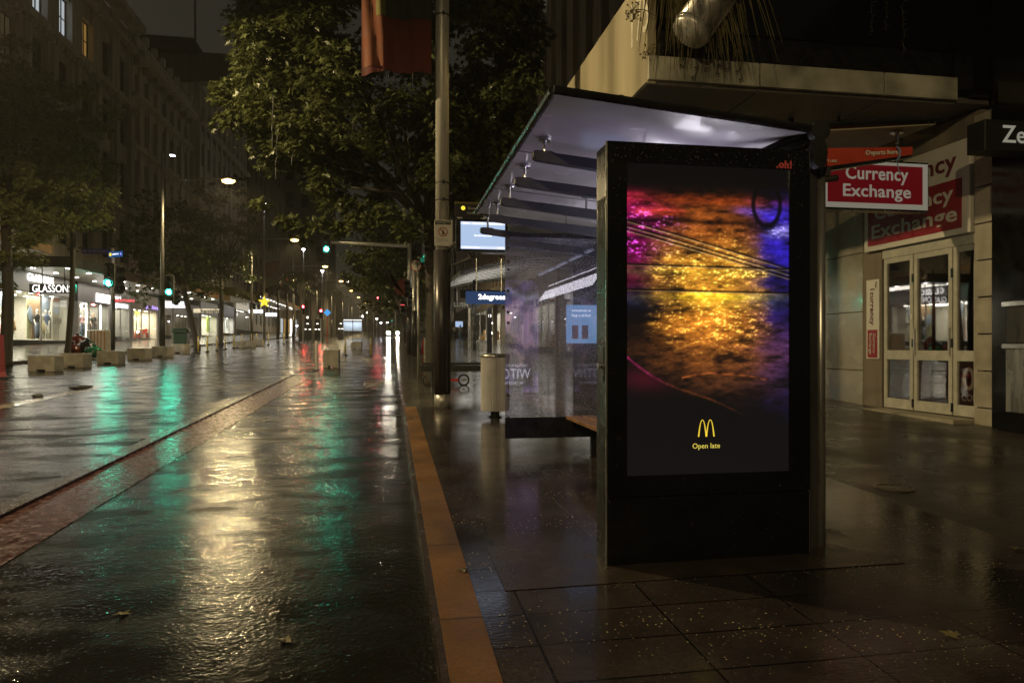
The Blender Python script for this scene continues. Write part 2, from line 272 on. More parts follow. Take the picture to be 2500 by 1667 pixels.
# ------------------------------------------------------------------ mesh building
class MB:
    def __init__(s): s.v = []; s.f = []
    def add(s, vs, fs):
        n = len(s.v); s.v += [Vector(p) for p in vs]; s.f += [[i+n for i in f] for f in fs]; return s
    def box(s, x0, x1, y0, y1, z0, z1, bev=0.0, mtx=None):
        if x0 > x1: x0, x1 = x1, x0
        if y0 > y1: y0, y1 = y1, y0
        if bev > 0:
            b = min(bev, (x1-x0)*.45, (y1-y0)*.45, (z1-z0)*.45)
            pts = [(x0+b, y0), (x1-b, y0), (x1, y0+b), (x1, y1-b), (x1-b, y1), (x0+b, y1), (x0, y1-b), (x0, y0+b)]
            cx, cy = (x0+x1)/2, (y0+y1)/2
            ins = [(p[0]+(b if p[0] < cx else -b)*(1 if True else 0), p[1]+(b if p[1] < cy else -b)) for p in pts]
            ins = [(min(max(p[0], x0+b), x1-b), min(max(p[1], y0+b), y1-b)) for p in pts]
            vs = [(*p, z0) for p in pts]+[(*p, z1-b) for p in pts]+[(*p, z1) for p in ins]
            fs = [list(range(7, -1, -1))]+[[i, (i+1) % 8, 8+(i+1) % 8, 8+i] for i in range(8)]+[[8+i, 8+(i+1) % 8, 16+(i+1) % 8, 16+i] for i in range(8)]+[list(range(16, 24))]
        else:
            vs = [(x0, y0, z0), (x1, y0, z0), (x1, y1, z0), (x0, y1, z0), (x0, y0, z1), (x1, y0, z1), (x1, y1, z1), (x0, y1, z1)]
            fs = [[3, 2, 1, 0], [4, 5, 6, 7], [0, 1, 5, 4], [1, 2, 6, 5], [2, 3, 7, 6], [3, 0, 4, 7]]
        if mtx: vs = [mtx @ Vector(p) for p in vs]
        return s.add(vs, fs)
    def tube(s, pts, rad, n=10, cap=True, sy=1.0):
        pts = [Vector(p) for p in pts]
        if not hasattr(rad, '__len__'): rad = [rad]*len(pts)
        vs = []; up = None
        for i, p in enumerate(pts):
            d = (pts[min(i+1, len(pts)-1)]-pts[max(i-1, 0)]).normalized()
            if up is None:
                up = Vector((0, 0, 1)) if abs(d.z) < 0.9 else Vector((1, 0, 0))
            a = d.cross(up).normalized(); b = a.cross(d).normalized(); up = b
            for k in range(n):
                q = 2*math.pi*k/n; vs.append(p+a*math.cos(q)*rad[i]+b*math.sin(q)*rad[i]*sy)
        fs = []
        for i in range(len(pts)-1):
            for k in range(n): fs.append([i*n+k, i*n+(k+1) % n, (i+1)*n+(k+1) % n, (i+1)*n+k])
        if cap: fs.append(list(range(n-1, -1, -1))); fs.append([(len(pts)-1)*n+k for k in range(n)])
        return s.add(vs, fs)
    def lathe(s, c, prof, n=20):
        vs = []; fs = []
        for r, z in prof:
            for k in range(n): q = 2*math.pi*k/n; vs.append((c[0]+r*math.cos(q), c[1]+r*math.sin(q), c[2]+z))
        for i in range(len(prof)-1):
            for k in range(n): fs.append([i*n+k, i*n+(k+1) % n, (i+1)*n+(k+1) % n, (i+1)*n+k])
        fs.append(list(range(n-1, -1, -1))); fs.append([(len(prof)-1)*n+k for k in range(n)])
        return s.add(vs, fs)
    def prism(s, poly, ext, o=(0, 0, 0), ax=(1, 0, 0), up=(0, 0, 1)):
        o = Vector(o); ax = Vector(ax); up = Vector(up); nn = ax.cross(up)      # poly in (ax, up), thickness ext along -nn .. 0
        n = len(poly); vs = [o+ax*p[0]+up*p[1] for p in poly]+[o+ax*p[0]+up*p[1]-nn*ext for p in poly]
        fs = [list(range(n)), list(range(2*n-1, n-1, -1))]+[[i, i+n, (i+1) % n+n, (i+1) % n] for i in range(n)]
        return s.add(vs, fs)
    def sheet(s, xs, ys, zf):
        vs = [(x, y, zf(x, y)) for y in ys for x in xs]; w = len(xs)
        return s.add(vs, [[j*w+i, j*w+i+1, (j+1)*w+i+1, (j+1)*w+i] for j in range(len(ys)-1) for i in range(w-1)])
    def blob(s, c, r, n=10, m=7, jit=0.15, flat=1.0):
        vs = []; fs = []
        for i in range(m+1):
            ph = math.pi*i/m
            for k in range(n):
                q = 2*math.pi*k/n; j = 1+random.uniform(-jit, jit)
                vs.append((c[0]+r[0]*math.sin(ph)*math.cos(q)*j, c[1]+r[1]*math.sin(ph)*math.sin(q)*j, c[2]+r[2]*math.cos(ph)*(j if 0 < i < m else 1)))
        for i in range(m):
            for k in range(n): fs.append([i*n+k, (i+1)*n+k, (i+1)*n+(k+1) % n, i*n+(k+1) % n])
        return s.add(vs, fs)
    def build(s, name, m, parent=None, loc=None, smooth=False):
        base = wloc(parent) if parent else (Vector(loc) if loc else Vector((0, 0, 0)))
        me = bpy.data.meshes.new(name); me.from_pydata([tuple(p-base) for p in s.v], [], s.f); me.update()
        me.materials.append(M[m] if isinstance(m, str) else m)
        if smooth: me.shade_smooth()
        o = bpy.data.objects.new(name, me); COL.objects.link(o)
        if parent: o.parent = parent
        else: o.location = base
        return o
WL = {}
def wloc(o):
    p = Vector((0, 0, 0))
    while o: p += o.location; o = o.parent
    return p
def smooth_auto(o, ang=40):
    me = o.data; me.shade_smooth()
    try: me.set_sharp_from_angle(angle=R(ang))
    except Exception: pass
    return o
def tag(o, label, cat, group=None, kind=None):
    if label: o['label'] = label
    if cat: o['category'] = cat
    if group: o['group'] = group
    if kind: o['kind'] = kind
    return o
def thing(name, label, cat, loc=(0, 0, 0), group=None):
    o = bpy.data.objects.new(name, None); COL.objects.link(o); o.location = loc; o.empty_display_size = 0.2
    return tag(o, label, cat, group)
def struct(mb, name, m): return tag(mb.build(name, m), None, None, kind='structure')
def copy_tree(o, parent=None):
    c = o.copy(); COL.objects.link(c)
    if parent: c.parent = parent
    for ch in list(o.children): copy_tree(ch, c)
    return c
def dup(o, loc, rz=0, label=None):
    c = copy_tree(o); c.location = loc; c.rotation_euler = (0, 0, rz)
    if label: c['label'] = label
    return c
def text(body, o, right, up, m, parent, w=None, h=None, name='lettering', bold=0.0, ext=0.004, align='c'):
    cu = bpy.data.curves.new('t', 'FONT'); cu.body = body; cu.size = 1; cu.extrude = 0; cu.offset = bold; cu.resolution_u = 3; cu.space_character = 1.0+bold*2
    ob = bpy.data.objects.new('t', cu); COL.objects.link(ob)
    dg = bpy.context.evaluated_depsgraph_get(); dg.update()
    me = bpy.data.meshes.new_from_object(ob.evaluated_get(dg)); bpy.data.objects.remove(ob)
    vs = np.array([v.co[:2] for v in me.vertices])
    if len(vs) == 0: return None
    mn, mx = vs.min(0), vs.max(0); sx = sy = 1
    if w and h: sx = w/(mx[0]-mn[0]); sy = h/(mx[1]-mn[1])
    elif w: sx = sy = w/(mx[0]-mn[0])
    elif h: sx = sy = h/(mx[1]-mn[1])
    c = (mn+mx)/2
    if align == 'l': c[0] = mn[0]
    right = Vector(right).normalized(); up = Vector(up).normalized(); nn = right.cross(up); o = Vector(o)
    pts = [o+right*float((p[0]-c[0])*sx)+up*float((p[1]-c[1])*sy) for p in vs]
    b = MB(); b.v = [p+nn*ext for p in pts]; b.f = [list(p.vertices) for p in me.polygons]
    ec = {}
    for p in me.polygons:
        l = list(p.vertices)
        for i in range(len(l)):
            e = (l[i], l[(i+1) % len(l)]); k = (min(e), max(e)); ec.setdefault(k, []).append(e)
    n = len(pts); b.v += [p for p in pts]
    for k, es in ec.items():
        if len(es) == 1: a_, b_ = es[0]; b.f.append([b_, a_, a_+n, b_+n])
    bpy.data.meshes.remove(me)
    return b.build(name, m, parent)
XP, YP, ZP = Vector((1, 0, 0)), Vector((0, 1, 0)), Vector((0, 0, 1))
def light(kind, name, loc, energy, col, parent=None, size=0.3, rot=None, sy=None, spread=None, blend=0.6, ang=120):
    d = bpy.data.lights.new(name, kind); d.energy = energy; d.color = col
    if kind == 'AREA':
        d.shape = 'RECTANGLE'; d.size = size; d.size_y = sy or size
        if spread: d.spread = spread
    else: d.shadow_soft_size = size
    if kind == 'SPOT': d.spot_size = R(ang); d.spot_blend = blend
    o = bpy.data.objects.new(name, d); COL.objects.link(o)
    o.location = Vector(loc)-(wloc(parent) if parent else Vector((0, 0, 0)))
    if parent: o.parent = parent
    if rot: o.rotation_euler = rot
    return o
# ------------------------------------------------------------------ setting: ground, road, pavements
XB_L, XB_R = -19.5, 8.7
ys = [-40+2*i for i in range(60)]+[80+10*i for i in range(33)]
struct(MB().sheet([-260, -60, -20, 0, 20, 60, 260], [-60, 0, 100, 200, 420], lambda x, y: GR*y-0.6), 'ground', 'ground_soil')
struct(MB().sheet([-15, -11, -7.4, -3.3, -1, 0.22], ys, lambda x, y: road_z(y)), 'road', 'wet_asphalt')
struct(MB().sheet([-30, -26, -22, -19.5, -17, -15.15], ys, lambda x, y: walk_z(x, y)), 'pavement_far_side', 'far_paving')
xs = [0.24, 0.45]
struct(MB().sheet([0.45, 0.68, 1.36, 2.06, 2.76, 3.46, 4.15], [-45, -30, -20]+[-10+i for i in range(24)], lambda x, y: walk_z(x, y)+0.0), 'pavement_speckled', 'speckled_paving')
struct(MB().sheet([4.15, 5.5, 7, XB_R, 12], [-45, -30, -20]+[-10+i for i in range(24)], lambda x, y: walk_z(x, y)), 'pavement_grey', 'grey_paving')
struct(MB().sheet([0.24, 3, 6, XB_R, 12], [13+i*4 for i in range(22)]+[100+10*i for i in range(31)], lambda x, y: walk_z(x, y)), 'pavement_beyond', 'far_paving')
# kerbs
def kerb(name, m, x0, x1, y0, y1, top, bot, step=2.0):
    n = max(1, int((y1-y0)/step)); b = MB(); vs = []; fs = []
    for i in range(n+1):
        y = y0+(y1-y0)*i/n
        vs += [(x0, y, bot(y)), (x0, y, top(x0, y)), (x1, y, top(x1, y)), (x1, y, bot(y))]
    for i in range(n):
        for k in range(4): fs.append([i*4+k, (i+1)*4+k, (i+1)*4+(k+1) % 4, i*4+(k+1) % 4])
    fs += [[3, 2, 1, 0], [n*4+k for k in range(4)]]
    b.add(vs, fs); return struct(b, name, m)
kerb('kerb_orange', 'orange_kerb', 0.24, 0.45, -6, 13.0, lambda x, y: GR*y+0.006, lambda y: road_z(y)-0.1)
kerb('kerb_edge', 'kerb_stone', 0.205, 0.24, -6, 300, lambda x, y: GR*y-0.004, lambda y: road_z(y)-0.1, 6)
kerb('kerb_far_side', 'kerb_stone', -15.15, -14.9, -30, 380, lambda x, y: GR*y+0.03, lambda y: road_z(y)-0.1, 4)
# brick-red raised strip with a stone edge, pale gutter seam
struct(MB().sheet([-3.12, -2.5], [2+1*i for i in range(22)], lambda x, y: road_z(y)+0.004+0.0*x), 'painted_road_strip', 'red_asphalt')
kerb('kerb_strip_median', 'kerb_stone', -3.30, -3.12, 2, 24, lambda x, y: road_z(y)+0.03, lambda y: road_z(y)-0.05, 1.1)
struct(MB().sheet([-7.55, -7.2], [-6+2*i for i in range(60)], lambda x, y: road_z(y)+0.005), 'gutter_seam', 'pale_gutter')
struct(MB().add([(0.62, 3.83, walk_z(0.62, 3.83)+.004), (3.12, 3.86, walk_z(3.12, 3.86)+.004), (3.12, 4.62, walk_z(3.1, 4.62)+.004), (0.62, 4.62, walk_z(0.62, 4.62)+.004)], [[0, 1, 2, 3]]), 'concrete_pad', 'wet_pad')

# ------------------------------------------------------------------ street lamps over the road (sodium)
SOD = (1.0, 0.77, 0.40)
def street_lamp(x, y, z, px_, label, power, dark=False):
    t = thing('street_lamp', label, 'street lamp', (px_, y+1.0, walk_z(px_, y) if px_ < -14.9 or px_ > 0.3 else road_z(y)), 'street lamps on long arms over the road')
    b0 = t.location.z
    MB().tube([(px_, y+1.0, b0), (px_, y+1.0, b0+3.2)], 0.14, 12).build('pole_sleeve', 'sleeve', t, smooth=True)
    MB().tube([(px_, y+1.0, b0+3.2), (px_, y+1.0, z+1.6)], [0.10, 0.075], 12).build('pole', 'galv', t, smooth=True)
    MB().tube([(px_, y+1.0, z+0.05), (x+0.2, y, z+0.08)], [0.045, 0.03], 8).build('arm', 'galv', t, smooth=True)
    hd = MB().box(x-0.38, x+0.3, y-0.14, y+0.14, z-0.02, z+0.12, 0.05).build('lamp_head', 'galv', t)
    MB().blob((x-0.05, y, z-0.06), (0.34, 0.19, 0.15), 12, 6, 0).build('lamp_glow', 'lamp_sodium', t, smooth=True)
    light('SPOT', 'lamp_light', (x-0.05, y, z-0.26), power, SOD, t, size=0.14, ang=180 if y < 45 else 172, blend=0.12 if y < 20 else (.45 if y < 45 else 0.6))
    return t
SL = dict(near=1500)
street_lamp(-8.25, 38.4, 10.05, -11.8, 'nearest lit yellow street lamp, its arm reaching from the tall pole by a green signal', 2300)
street_lamp(-8.2, 63.4, 10.7, -12.0, 'second lit yellow street lamp, hanging just left of the green signal on the mast arm', 3200)
street_lamp(-8.0, 89.8, 11.35, -12.0, 'third lit yellow street lamp, below and right of the green mast signal', 4000)
street_lamp(-8.0, 118, 12.1, -12.0, 'small distant street lamp, fourth from the camera in the line', 4000)
street_lamp(-8.0, 147, 12.8, -12.0, 'small distant street lamp, fifth from the camera in the line', 4000)
street_lamp(-8.0, 180, 13.7, -12.0, 'tiny far street lamp, sixth from the camera in the line', 4000)
street_lamp(-8.0, 222, 14.8, -12.0, 'tiny far street lamp, farthest visible in the line', 4000)
street_lamp(-8.2, 12.6, 9.0, -12.0, 'lit yellow street lamp over the near roadway beside the shops', 5000)
street_lamp(-8.2, -12.5, 8.6, -12.0, 'lit yellow street lamp standing behind the viewer', 5500)
la = atY(914, 594, 62)
street_lamp(la.x, 62, la.z, 1.2, 'lit yellow lamp hanging above the mast arm near the right hand trees', 2600)

# small white post-top light on the pole by the second signal
# ------------------------------------------------------------------ buildings
def facade(t, X, sgn, y0, y1, z0, floors, bays, wm, winw, recess=0.35, lit={}, pier=0.0, frame='cream_paint', glassm='brown_window', bars=(2, 1)):
    """wall skin with real openings on the plane X facing sgn; floors = list of (sill, head); top = last"""
    X0, X1 = X-sgn*recess, X
    bw = (y1-y0)/bays; b = MB(); ztop = floors[-1][2]
    for i in range(bays+1):                      # piers
        w = bw-winw; a = y0+i*bw-w/2; c = a+w
        a = max(a, y0); c = min(c, y1); b.box(X0, X1+sgn*pier, a, c, z0, ztop)
    z = z0
    for (s, h, tp) in floors:
        for i in range(bays):
            a = y0+i*bw+(bw-winw)/2; b.box(X0, X1-sgn*0.02, a, a+winw, z, s)
        z = h
        fr_z = None
    for i in range(bays):
        a = y0+i*bw+(bw-winw)/2; b.box(X0, X1-sgn*0.02, a, a+winw, z, ztop)
    b.box(X0-sgn*0.02, X0-sgn*12, y0, y1, z0, ztop-0.05)
    wall = b.build('wall', wm, t)
    for fi, (s, h, tp) in enumerate(floors):
        for i in range(bays):
            a = y0+i*bw+(bw-winw)/2; fr = MB(); f = 0.07; xf0 = X0+sgn*0.02; xf1 = X0+sgn*0.10
            fr.box(xf0, xf1, a, a+f, s, h); fr.box(xf0, xf1, a+winw-f, a+winw, s, h); fr.box(xf0, xf1, a+f, a+winw-f, s, s+f); fr.box(xf0, xf1, a+f, a+winw-f, h-f, h)
            for k in range(1, bars[0]): yy = a+winw*k/bars[0]; fr.box(xf0, xf1-sgn*.01, yy-.025, yy+.025, s+f, h-f)
            for k in range(1, bars[1]+1): zz = s+(h-s)*k/(bars[1]+1); fr.box(xf0, xf1-sgn*.02, a+f, a+winw-f, zz-.025, zz+.025)
            wo = fr.build('window', frame, t)
            lm = lit.get((fi, i))
            MB().box(X0+sgn*0.005, X0+sgn*0.035, a+.01, a+winw-.01, s+.01, h-.01).build('pane', lm or glassm, wo)
    return wall
def bands(t, X, sgn, y0, y1, zs, m, name='cornice'):
    for (z, h, d) in zs: MB().box(X+sgn*0.003, X+sgn*d, y0, y1, z, z+h, 0.04).build(name, m, t)

# left block A (above the first canopy), windows rows measured in the photo
def yL(px): return atX(px, 800, XB_L).y
tA = thing('office_building', 'dark tall stone building with two lit white windows above the lit clothes shop', 'building', (XB_L, 45, 1.5))
zA = [(7.6, 10.6), (12.2, 15.0), (16.3, 18.7), (20.2, 22.6)]
yA0, yA1 = 26.0, 57.6; nb = 10; bwA = (yA1-yA0)/nb
fl = [(s, h, None) for s, h in zA]; fl[-1] = (zA[-1][0], zA[-1][1], 25.2)
def bayA(px): return int((yL(px)-yA0)/bwA)
litA = {(3, bayA(85)): 'win_white', (3, bayA(142)): 'win_white', (2, bayA(30)): 'win_dim', (3, bayA(207)): 'win_amber'}
facade(tA, XB_L, 1, yA0, yA1, 6.1, fl, nb, 'stone_left', 1.75, lit=litA, pier=0.12, frame='black_matt', bars=(3, 1))
bands(tA, XB_L+.12, 1, yA0, yA1, [(6.12, 0.5, 0.5), (11.2, 0.45, 0.4), (19.2, 0.35, 0.45), (23.6, 0.35, 0.5), (25.2, 0.5, 1.0)], 'stone_left')
dn = MB()
for i in range(60): dn.box(XB_L+.14, XB_L+.42, yA0+.3+i*.53, yA0+.55+i*.53, 18.92, 19.18)
dn.build('dentil_row', 'stone_left', tA)
for i in range(nb+1):
    y = min(max(yA0+i*bwA, yA0+.3), yA1-.3); MB().box(XB_L+.125, XB_L+.3, y-.28, y+.28, 11.67, 19.18, .03).build('pilaster', 'stone_left', tA)

tB = thing('ornate_building', 'pale stone building with a long bracketed cornice beside the dark block', 'building', (XB_L, 65, 1.9))
flB = [(8.4, 11.2, 0), (12.8, 15.9, 0), (17.4, 20.0, 0), (21.2, 22.6, 24.3)]
facade(tB, XB_L, 1, 57.7, 73.0, 6.4, flB, 7, 'stone_pale', 1.1, pier=0.08, frame='brown_window', bars=(1, 1), recess=.45)
bands(tB, XB_L+.08, 1, 57.7, 73.0, [(12.0, .3, .35), (16.6, .25, .35), (20.5, .35, .5), (23.5, .5, .9), (24.3, .9, .3)], 'stone_pale')
for i in range(8):
    y = 58+i*2.08; MB().box(XB_L+.09, XB_L+.6, y-.15, y+.15, 22.9, 23.49, .03).build('bracket', 'stone_pale', tB)
    MB().box(XB_L+.05, XB_L+.5, y-.2, y+.2, 25.21, 25.9, .05).build('finial', 'stone_pale', tB)
tB2 = thing('rear_tower', 'dim flat roofed block rising behind the pale building with a mast', 'building', (-30, 80, 2))
MB().box(-62, -27, 102.5, 122, 2, 40.4).build('wall', 'stone_far', tB2)
MB().box(-63, -26.3, 101.5, 123, 41.6, 43.4, .3).build('roof', 'black_matt', tB2); MB().box(-60, -28, 104, 120, 40.4, 41.6).build('roof_storey', 'brown_window', tB2)
MB().tube([(-26.6, 103, 43.4), (-26.6, 103, 66)], .14, 6).build('mast', 'stone_far', tB2)
tC = thing('corner_building', 'pale narrow fronted building with stepped parapet beyond the side street', 'building', (XB_L, 90, 2.4))
flC = [(9.5+3.6*i, 11.9+3.6*i, 0) for i in range(5)]; flC[-1] = (flC[-1][0], flC[-1][1], 28.6)
facade(tC, XB_L, 1, 77, 101, 7, flC, 10, 'stone_pale', 1.2, pier=.08, frame='brown_window', bars=(1, 1))
bands(tC, XB_L+.08, 1, 77, 101, [(12.4, .3, .3), (16.0, .2, .3), (24.5, .4, .5), (28.2, .6, .9)], 'stone_pale')
MB().box(XB_L-11, XB_L-.4, 76.9, 76.99, 7, 28.5).build('side_wall', 'stone_pale', tC)
def slab(name, label, x0, x1, y0, y1, h, m='stone_far', X=None, sgn=1, bays=8, fls=6, z0=3, winw=1.3, lit={}):
    t = thing(name, label, 'building', ((x0+x1)/2, y0, GR*y0))
    fh = (h-z0-2)/fls; f = [(z0+fh*i+1.6, z0+fh*i+fh-.5, 0) for i in range(fls)]; f[-1] = (f[-1][0], f[-1][1], h)
    facade(t, x1 if sgn > 0 else x0, sgn, y0, y1, z0, f, bays, m, winw, lit=lit, frame='brown_window', bars=(1, 0))
    bands(t, x1 if sgn > 0 else x0, sgn, y0, y1, [(h-.6, .6, .6)], m)
    return t
slab('tower_block', 'tall hazy block far down the left side of the street', -34, XB_L, 103, 135, 42, bays=9, fls=9)
slab('far_block', 'lower hazy block farther down the left side of the street', -34, XB_L, 138, 185, 26, bays=10, fls=5)
slab('distant_block', 'faint distant block at the far left end of the street', -34, XB_L, 190, 300, 22, bays=10, fls=4)
# end of the street: buildings facing us behind the lamps
def front(name, label, x0, x1, y, h, cols, rows, lit={}, m='stone_far'):
    t = thing(name, label, 'building', ((x0+x1)/2, y, GR*y)); z0 = GR*y
    b = MB().box(x0, x1, y+.4, y+22, z0, h-.05); cw = (x1-x0)/cols; rh = (h-z0-4)/rows; ww, wh = cw*.5, rh*.55
    for i in range(cols+1):
        a = max(x0, x0+i*cw-cw*.25); c = min(x1, x0+i*cw+cw*.25); b.box(a, c, y, y+.39, z0, h)
    for j in range(rows+1):
        zz0 = z0 if j == 0 else z0+4+(j-1)*rh+wh; zz1 = z0+4+j*rh if j < rows else h
        for i in range(cols): b.box(x0+i*cw+cw*.25, x0+i*cw+cw*.75, y+.02, y+.39, zz0, zz1)
    b.build('wall', m, t)
    for j in range(rows):
        for i in range(cols):
            a = x0+i*cw+cw*.25; s = z0+4+j*rh
            wo = MB().box(a, a+ww, y+.3, y+.36, s, s+.1).box(a, a+.08, y+.3, y+.36, s+.1, s+wh).box(a+ww/2-.05, a+ww/2+.05, y+.3, y+.36, s+.1, s+wh).build('window', 'brown_window', t)
            MB().box(a, a+ww, y+.365, y+.395, s, s+wh).build('pane', lit.get((j, i), 'brown_window'), wo)
    return t
front('end_tower', 'broad hazy tower closing the street with one dimly lit window', -31, -13, 150, 74, 6, 12, lit={(4, 0): 'win_green', (4, 1): 'win_green'})
front('end_block', 'hazy brown block at the far end of the street behind the signals', -13, 14, 330, 62, 6, 8, m='stone_far')
# right side
tR = thing('right_tower', 'tall brown building with closely set pilasters beyond the yellow canopy', 'building', (XB_R, 40, 1.1))
flR = [(7.8, 10.6, 0), (12.0, 14.8, 0), (16.2, 19, 0), (20.4, 23, 0), (24.4, 27, 28.5)]
facade(tR, XB_R, -1, 26, 58, 5.6, flR, 14, 'stone_brown_lit', 1.15, pier=.25, recess=.5, frame='cream_paint', bars=(2, 2), lit={(0, 6): 'win_green', (1, 6): 'win_dim', (1, 5): 'win_dim', (3, 5): 'win_white', (2, 4): 'win_dim', (3, 3): 'win_green'})
bands(tR, XB_R-.26, -1, 26, 58, [(5.6, .6, .3), (28.0, .6, .7)], 'stone_brown_lit')
slab('right_block', 'dark block behind the right hand trees down the street', XB_R, 24, 60, 96, 24, m='stone_brown', sgn=-1, bays=9, fls=5, z0=6)
slab('right_far_block', 'hazy far block on the right side of the street', XB_R, 24, 99, 150, 34, sgn=-1, bays=10, fls=8, z0=5)
slab('right_distant_block', 'faint distant block at the far right end of the street', XB_R, 24, 155, 300, 24, sgn=-1, bays=12, fls=5, z0=6)

# ------------------------------------------------------------------ currency exchange corner (right)
tX = thing('exchange_building', 'cream stone shop building with glossy wall panels and a high canopy', 'building', (XB_R, 12, .35))
DB = 0.37                                     # door sill height
yd1, yd0 = atX(2157, 990, XB_R).y, atX(2391, 1021, XB_R).y      # far and near end of the doorway
b = MB()
yw = [yd1+.55, 14.0, 15.6, 17.2, 18.8, 20.4, 22.0, 24.0]
for i in range(len(yw)-1):
    for (z0, z1) in [(-.2, 1.0), (1.0, 2.1), (2.1, 3.2), (3.2, 4.98)]:
        b.box(XB_R, XB_R+.3, yw[i]+.012, yw[i+1]-.012, max(z0, -.2)+.006, z1-.006, .008)
b.build('wall_panel', 'stone_right', tX)
MB().box(XB_R+.06, XB_R+.4, yd1, 24, -.3, 5.0).build('backing_wall', 'stone_brown', tX)
MB().box(XB_R-.02, XB_R+.35, yd1+.02, yd1+.53, -.2, 4.98, .01).build('jamb', 'stone_brown', tX)
MB().box(XB_R-.45, XB_R+.5, yd0-.0, yd1, -.2, DB-.02, .01).build('threshold', 'stone_pier', tX)
pr = MB(); z = 0.0
for i in range(9):
    pr.box(XB_R-.1, XB_R+.35, yd0-.42, yd0-.01, z+.006 if i else -.2, z+.53, .008); z += .545
pr.build('pier', 'stone_pier', tX)
MB().box(XB_R+.0, XB_R+.4, yd0-.01, yd1+.0, 4.62, 5.0).build('lintel', 'stone_brown', tX)
MB().box(XB_R+.25, XB_R+3, yd0-.6, yd1+.3, -.25, 5.0).build('shop_core', 'black_matt', tX) if False else None
# sign band over the doors (flat panel board fixed to wall)
ts = thing('wall_sign', 'large white and red currency board fixed over the shop doors', 'sign', (XB_R-.04, (yd0+yd1)/2, 3.17))
ya, yb = atX(2124, 616, XB_R).y, atX(2386, 565, XB_R).y
MB().box(XB_R-.12, XB_R-.01, yb+.01, ya, 3.17, 4.60, .01).build('board', 'white_sign', ts)
MB().box(XB_R-.135, XB_R-.121, yb+.16, ya-.12, 3.26, 4.02).build('red_field', 'red_sign', ts)
text('Currency', (XB_R-.124, (ya+yb)/2, 4.28), -YP, ZP, 'maroon_text', ts, w=1.9, h=.38, bold=.02)
text('Currency', (XB_R-.137, (ya+yb)/2, 3.79), -YP, ZP, 'white_sign', ts, w=1.8, h=.32, bold=.02)
text('Exchange', (XB_R-.137, (ya+yb)/2, 3.46), -YP, ZP, 'white_sign', ts, w=1.95, h=.32, bold=.02)
# bifold doors
td = thing('shop_door', 'cream framed glass folding doors under the red currency board', 'door', (XB_R, (yd0+yd1)/2, DB))
ye = [yd1-.02, atX(2232, 990, XB_R).y, atX(2328, 990, XB_R).y, yd0+.0]
MB().box(XB_R-.03, XB_R+.1, yd0, yd1, 3.005, 3.165, .01).build('header', 'cream_paint', td)
for k in range(3):
    a, c = ye[k+1]+.012, ye[k]-.012; zt, zm0, zm1, zb = 3.0, 1.22, 1.38, DB
    leaf = MB().box(XB_R-.02, XB_R+.04, a, a+.075, zb, zt, .005).box(XB_R-.02, XB_R+.04, c-.075, c, zb, zt, .005)
    leaf.box(XB_R-.018, XB_R+.04, a+.075, c-.075, zt-.09, zt).box(XB_R-.018, XB_R+.04, a+.075, c-.075, zm0, zm1).box(XB_R-.018, XB_R+.04, a+.075, c-.075, zb, zb+.17)
    dl = leaf.build('door_leaf', 'cream_paint', td)
    MB().box(XB_R+.01, XB_R+.02, a+.075, c-.075, zm1, zt-.09).build('pane', 'door_glass', dl)
    MB().box(XB_R+.01, XB_R+.02, a+.075, c-.075, zb+.17, zm0).build('pane', 'door_glass', dl)
    for zz in (zb+.12, 1.5, 2.6):
        if k < 2: MB().box(XB_R-.035, XB_R-.02, a-.03, a+.01, zz-.07, zz+.07).build('hinge', 'black_metal', dl)
pn = MB().box(XB_R+.03, XB_R+.04, ye[1]+.1, ye[0]-.1, DB+.24, 2.7).build('blind', 'maroon_text', td)
pc = MB().box(XB_R+.022, XB_R+.03, ye[3]+.1, ye[2]-.1, DB+.17, 1.22).build('poster', 'red_sign', td)
text('0%', (XB_R+.018, ye[2]-.16, .95), -YP, ZP, 'white_sign', td, h=.36, bold=.01, align='l')
text('COMMISSION', (XB_R+.018, ye[2]-.14, .66), -YP, ZP, 'white_sign', td, h=.1, align='l')
for k in (1, 2): MB().box(XB_R-.06, XB_R-.035, ye[k]+(-.06 if k == 1 else .035), ye[k]+(-.035 if k == 1 else .06), 1.30, 1.75, .008).build('handle', 'steel', td)
MB().box(XB_R-.026, XB_R-.0205, ye[1]+.02, ye[1]+.06, 1.9, 2.0).build('sticker', 'white_sign', td)
for k in (0, 1): MB().box(XB_R+.024, XB_R+.03, ye[k+1]+.1, ye[k]-.1, DB+.17, 1.22).build('lower_panel', 'maroon_text', td)
inn = MB().box(XB_R+.9, XB_R+.95, yd0-.2, yd1+.2, 0, 3.2).build('inner_wall', 'black_matt', td)
# vertical sign on jamb
tv = thing('jamb_sign', 'narrow upright white and red currency notice beside the folding doors', 'sign', (XB_R-.03, yd1+.3, 1.4))
p0, p1 = atX(2121, 685, XB_R), atX(2152, 876, XB_R)
MB().box(XB_R-.05, XB_R-.021, p1.y, p0.y, p1.z, p0.z, .004).build('board', 'white_sign', tv)
zm = p1.z+(p0.z-p1.z)*.38
MB().box(XB_R-.056, XB_R-.051, p1.y+.04, p0.y-.04, p1.z+.02, zm-.02).build('red_field', 'red_sign', tv)
yc = (p0.y+p1.y)/2
text('1currency', (XB_R-.053, yc+.02, (zm+p0.z)/2-.05), -ZP, -YP, 'maroon_text', tv, w=.66, bold=.015)
text('No', (XB_R-.053, yc-.1, p0.z-.1), -ZP, -YP, 'maroon_text', tv, w=.1, bold=.015)
text('Currency', (XB_R-.059, yc-.05, (zm+p1.z)/2), -ZP, -YP, 'white_sign', tv, w=.36)
text('Exchange', (XB_R-.059, yc+.05, (zm+p1.z)/2), -ZP, -YP, 'white_sign', tv, w=.38)

